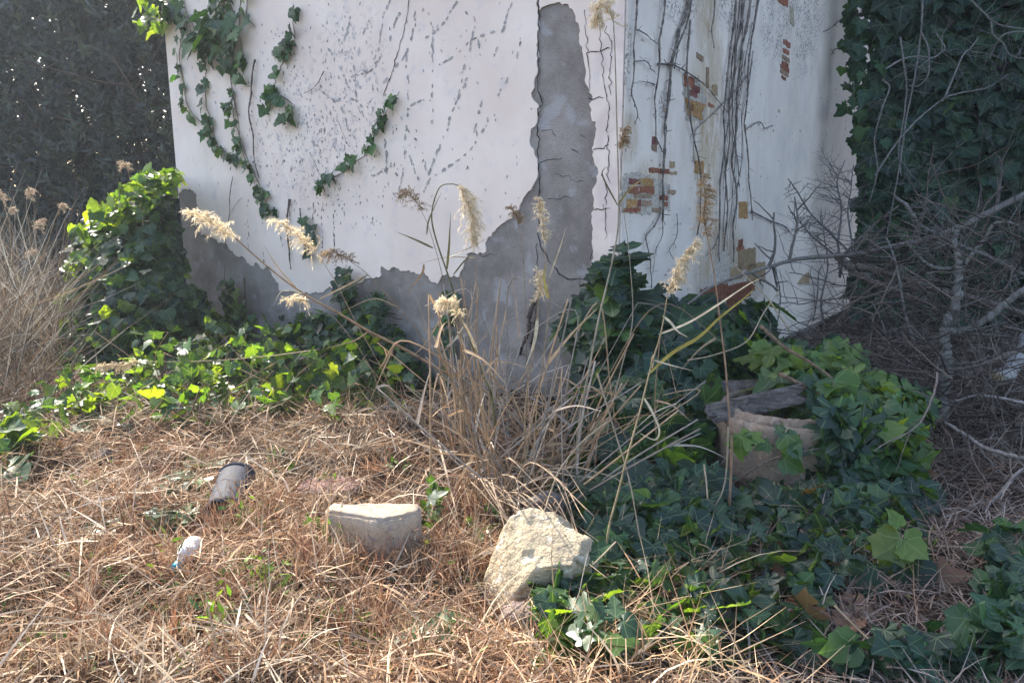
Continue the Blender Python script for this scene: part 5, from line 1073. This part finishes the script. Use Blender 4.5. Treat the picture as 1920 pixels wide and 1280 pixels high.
straw(11500, (-1, 5), (1.7, 5.2), lambda px, py, x, y, r: inpoly(px, py, pRight), (.05, .22), (.003, .008), .05, [(.25, .20, .17), (.33, .28, .25), (.18, .14, .12), (.42, .36, .31), (.28, .18, .13)], .2, .03, 'dead_litter', 'grey brown twig and leaf litter on the shaded ground at the right', 1.2)
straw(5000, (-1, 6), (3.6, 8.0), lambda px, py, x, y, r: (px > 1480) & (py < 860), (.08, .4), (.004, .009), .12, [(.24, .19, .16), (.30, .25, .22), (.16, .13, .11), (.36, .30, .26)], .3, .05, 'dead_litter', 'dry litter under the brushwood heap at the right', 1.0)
straw(900, (-1, 2.4), (1.7, 3.2), lambda px, py, x, y, r: inpoly(px, py, [(960, 1090), (1150, 1075), (1340, 1100), (1420, 1280), (1500, 1400), (1000, 1400)]), (.12, .4), (.003, .006), .14, [(.50, .38, .24), (.60, .48, .33), (.40, .26, .15)], .25, .12, 'dry_grass', 'pale dry stems strewn at the boulder foot and bottom centre', 1.0)
def tufts():
    bag = Bag(); x, y = fill([(-40, 900), (300, 850), (800, 830), (940, 900), (930, 1000), (900, 1060), (1010, 1160), (1180, 1290), (-40, 1290)], 420)
    xe, ye = fill([(560, 1030), (800, 1040), (800, 960), (920, 930), (930, 1060), (880, 1110), (560, 1090)], 110); xf, yf = fill([(390, 960), (560, 930), (560, 1010), (330, 1080), (330, 1030)], 36)
    sk = [(x0 + (x1 - x0) * f + rng.normal(0, 6), y0 + (y1 - y0) * f + rng.normal(0, 7)) for (x0, y0), (x1, y1), q_ in (((595, 1050), (720, 1078), 16), ((720, 1078), (805, 1060), 12), ((915, 1150), (1010, 1165), 14), ((1010, 1165), (1120, 1140), 14), ((380, 990), (470, 985), 10), ((330, 1100), (375, 1085), 4), ((905, 1060), (920, 1150), 10)) for f in rng.random(q_)]
    x = np.concatenate((x, xe, xf, [q[0] for q in sk])); y = np.concatenate((y, ye, yf, [q[1] for q in sk])); B = np.array([ground_at(a, b) for a, b in zip(x, y)]); m = len(B); k = rng.integers(7, 20, m)
    P = np.repeat(B, k, 0); n = len(P); P = P + rnd(n, .022) * (1, 1, 0); hs = np.repeat(rng.uniform(.07, .19, m), k)
    lean = np.repeat(rng.normal(0, .25, (m, 3)), k, 0); d = lean + rnd(n, .33) + (0, 0, 1); L = hs * rng.uniform(.5, 1.3, n); W_ = rng.uniform(.003, .006, n)
    M = frames(rnd(n, .6) + (0, -1, 0), d, np.ones(n)); M = np.stack((M[:, :, 0] * W_[:, None], M[:, :, 1] * L[:, None], M[:, :, 2] * L[:, None]), -1)
    tc = np.array([(.40, .20, .11), (.46, .27, .16), (.34, .17, .10), (.55, .40, .25)])[rng.integers(0, 4, m)]; c = np.repeat(tc, k, 0) * rng.uniform(.75, 1.25, (n, 1)); q = rng.integers(0, len(BLADES), n)
    for i in range(len(BLADES)): bag.inst(BLADES[i], M[q == i], P[q == i], c[q == i])
    tag(bag.build('grass_tufts', M_straw), 'short withered grass tufts standing up out of the straw thatch', 'dry grass', kind='stuff')
tufts()
def sprouts():
    bag = Bag(); x, y = fill([(0, 900), (300, 860), (900, 850), (930, 1000), (1160, 1180), (1200, 1285), (0, 1285)], 130); B = np.array([ground_at(a, b) for a, b in zip(x, y)]); P = np.repeat(B, 7, 0); n = len(P); P = P + rnd(n, .02) * (1, 1, .3) + (0, 0, .05)
    bag.inst(SIMPLE, frames(rnd(n, .6) + (0, -.3, .8), rnd(n, .6) + (0, 0, .5), rng.uniform(.022, .055, n)) * (1.2, 1, 1), P, leafcols(n, (0, 1, 3, 3, 3)) * (1.3, 1.15, .8)); tag(bag.build('green_sprouts', M_leaf2), 'tiny green sprouts dotted through the dry straw', 'sprouts', kind='stuff')
sprouts()
# fallen stalks piled under the clump
straw(420, (-2, 2), (3.2, 4.9), lambda px, py, x, y, r: inpoly(px, py, [(840, 760), (1120, 770), (1110, 960), (960, 980), (800, 900)]), (.2, .75), (.006, .014), .26, [(.42, .32, .21), (.56, .47, .36), (.38, .33, .28), (.36, .22, .13)], .4, .06, 'fallen_stalks', 'fallen dry reed litter heaped at the foot of the stalk clump', 1.0)
# brown dead leaves
bl = Bag(); n = 60; x, y = fill([(1100, 700), (1450, 700), (1750, 900), (1750, 1200), (1200, 1200)], n); P = np.array([ground_at(a, b) for a, b in zip(x, y)]) + (0, 0, .06)
leaves_into(bl, P, rnd(n, .6) + (0, -.3, 1), rnd(n, 1), rng.uniform(.06, .13, n), np.array((.22, .11, .07)) * rng.uniform(.6, 1.3, (n, 1))); o = bl.build('dead_leaves', M_leaf2); tag(o, 'brown fallen ivy leaves scattered in the shade', 'dead leaves', kind='stuff')

# ------------------------------------------------------------------ hedge at the left
t = thing('hedge', 'tall dark dense hedge at the left with sky glinting through its leaves', 'hedge', (-7, 12, 0)); bag = Bag()
h0 = np.array((-14.0, 12.6, 0)); h1 = np.array((-3.9, 12.0, 0)); hd = h1 - h0; hl = np.linalg.norm(hd); hd /= hl; hn = np.array((hd[1], -hd[0], 0))
ns = 11000; u = rng.uniform(0, hl, ns); z = rng.uniform(.1, 5.3, ns) ; dp = rng.uniform(-.9, .9, ns)
base = h0 + np.outer(u, hd) + np.outer(dp, hn); base[:, 2] = z
k = 17; B = np.repeat(base, k, 0); n = len(B)
spr = np.repeat(rnd(ns, .35) + (0, 0, .9) + hn * .4, k, 0); spr /= np.linalg.norm(spr, axis=1)[:, None]; tt = rng.random((n, 1)) * .32
P = B + spr * tt; d = spr * .7 + rnd(n, .55); s = rng.uniform(.085, .165, n)
c = np.repeat(np.array([(.040, .056, .056), (.030, .044, .048), (.050, .070, .060), (.07, .095, .06)])[rng.integers(0, 4, ns)], k, 0) * rng.uniform(.75, 1.25, (n, 1))  # leaf tones raised to bluish grey, painting in the veil of haze
bag.inst(SIMPLE, frames(rnd(n, .6) + hn, d, s) * np.array((1.35, 1.1, 1)), P, c); bag.build('leaves', M_hedge, t)
b = Bag()
for q in range(46):
    p = h0 + hd * rng.uniform(0, hl) + hn * rng.uniform(-.4, .4); grow(b, p, (rng.normal(0, .12), rng.normal(0, .12), 1), rng.uniform(2.5, 4.4), .03, 1, (.10, .085, .075), .12, 4, 5)
b.build('trunks', M_bark, t)

# ------------------------------------------------------------------ thin haze volume added to lift the blacks as lens glare does
hz = box_prism('glare_haze', [np.array((-30, -6, 0)), np.array((30, -6, 0)), np.array((30, 40, 0)), np.array((-30, 40, 0))], -1.4, 9.6, None, None); tag(hz, kind='stuff')
hm = bpy.data.materials.new('glare_haze_mat'); hm.use_nodes = True; hn_ = hm.node_tree; hn_.nodes.clear(); ho = hn_.nodes.new('ShaderNodeOutputMaterial'); hv = hn_.nodes.new('ShaderNodeVolumePrincipled')
hv.inputs['Color'].default_value = (.84, .91, 1, 1); hv.inputs['Density'].default_value = .0017; hv.inputs['Anisotropy'].default_value = .35; hn_.links.new(hv.outputs[0], ho.inputs['Volume']); hz.data.materials.append(hm)
# ------------------------------------------------------------------ camera, light, world
cam = bpy.data.cameras.new('camera'); co = bpy.data.objects.new('camera', cam); COL.objects.link(co)
co.location = CAM; co.rotation_euler = (PI / 2 - PITCH, 0, 0); cam.sensor_width = 36; cam.lens = 36 * F / 1920; cam.clip_end = 500; cam.clip_start = .05
sc.camera = co
S_AZ = np.array((-.60, .80)); EL = R(41)
sd = Vector((S_AZ[0] * math.cos(EL), S_AZ[1] * math.cos(EL), math.sin(EL)))
sun = bpy.data.lights.new('sun', 'SUN'); sun.energy = 3.4; sun.angle = R(.5); sun.color = (1, .93, .82)
so = bpy.data.objects.new('sun', sun); COL.objects.link(so); so.rotation_euler = (-sd).to_track_quat('-Z', 'Y').to_euler(); so.location = (0, 0, 12)
w = bpy.data.worlds.new('World'); sc.world = w; w.use_nodes = True; nt = w.node_tree; nt.nodes.clear()
o_ = nt.nodes.new('ShaderNodeOutputWorld'); bg = nt.nodes.new('ShaderNodeBackground'); sky = nt.nodes.new('ShaderNodeTexSky'); sky.sky_type = 'NISHITA'
sky.sun_disc = False; sky.sun_elevation = EL; sky.sun_rotation = math.atan2(S_AZ[0], S_AZ[1]); sky.air_density = 1.0; sky.dust_density = 3.0; sky.ozone_density = 1.0
bg.inputs[1].default_value = .13; nt.links.new(sky.outputs[0], bg.inputs[0]); nt.links.new(bg.outputs[0], o_.inputs[0])
sc.view_settings.view_transform = 'Standard'; sc.view_settings.look = 'None'; sc.view_settings.gamma = 1; sc.view_settings.exposure = 2.05
sc.cycles.max_bounces = 8; sc.cycles.diffuse_bounces = 4; sc.cycles.transparent_max_bounces = 4; sc.cycles.use_denoising = True
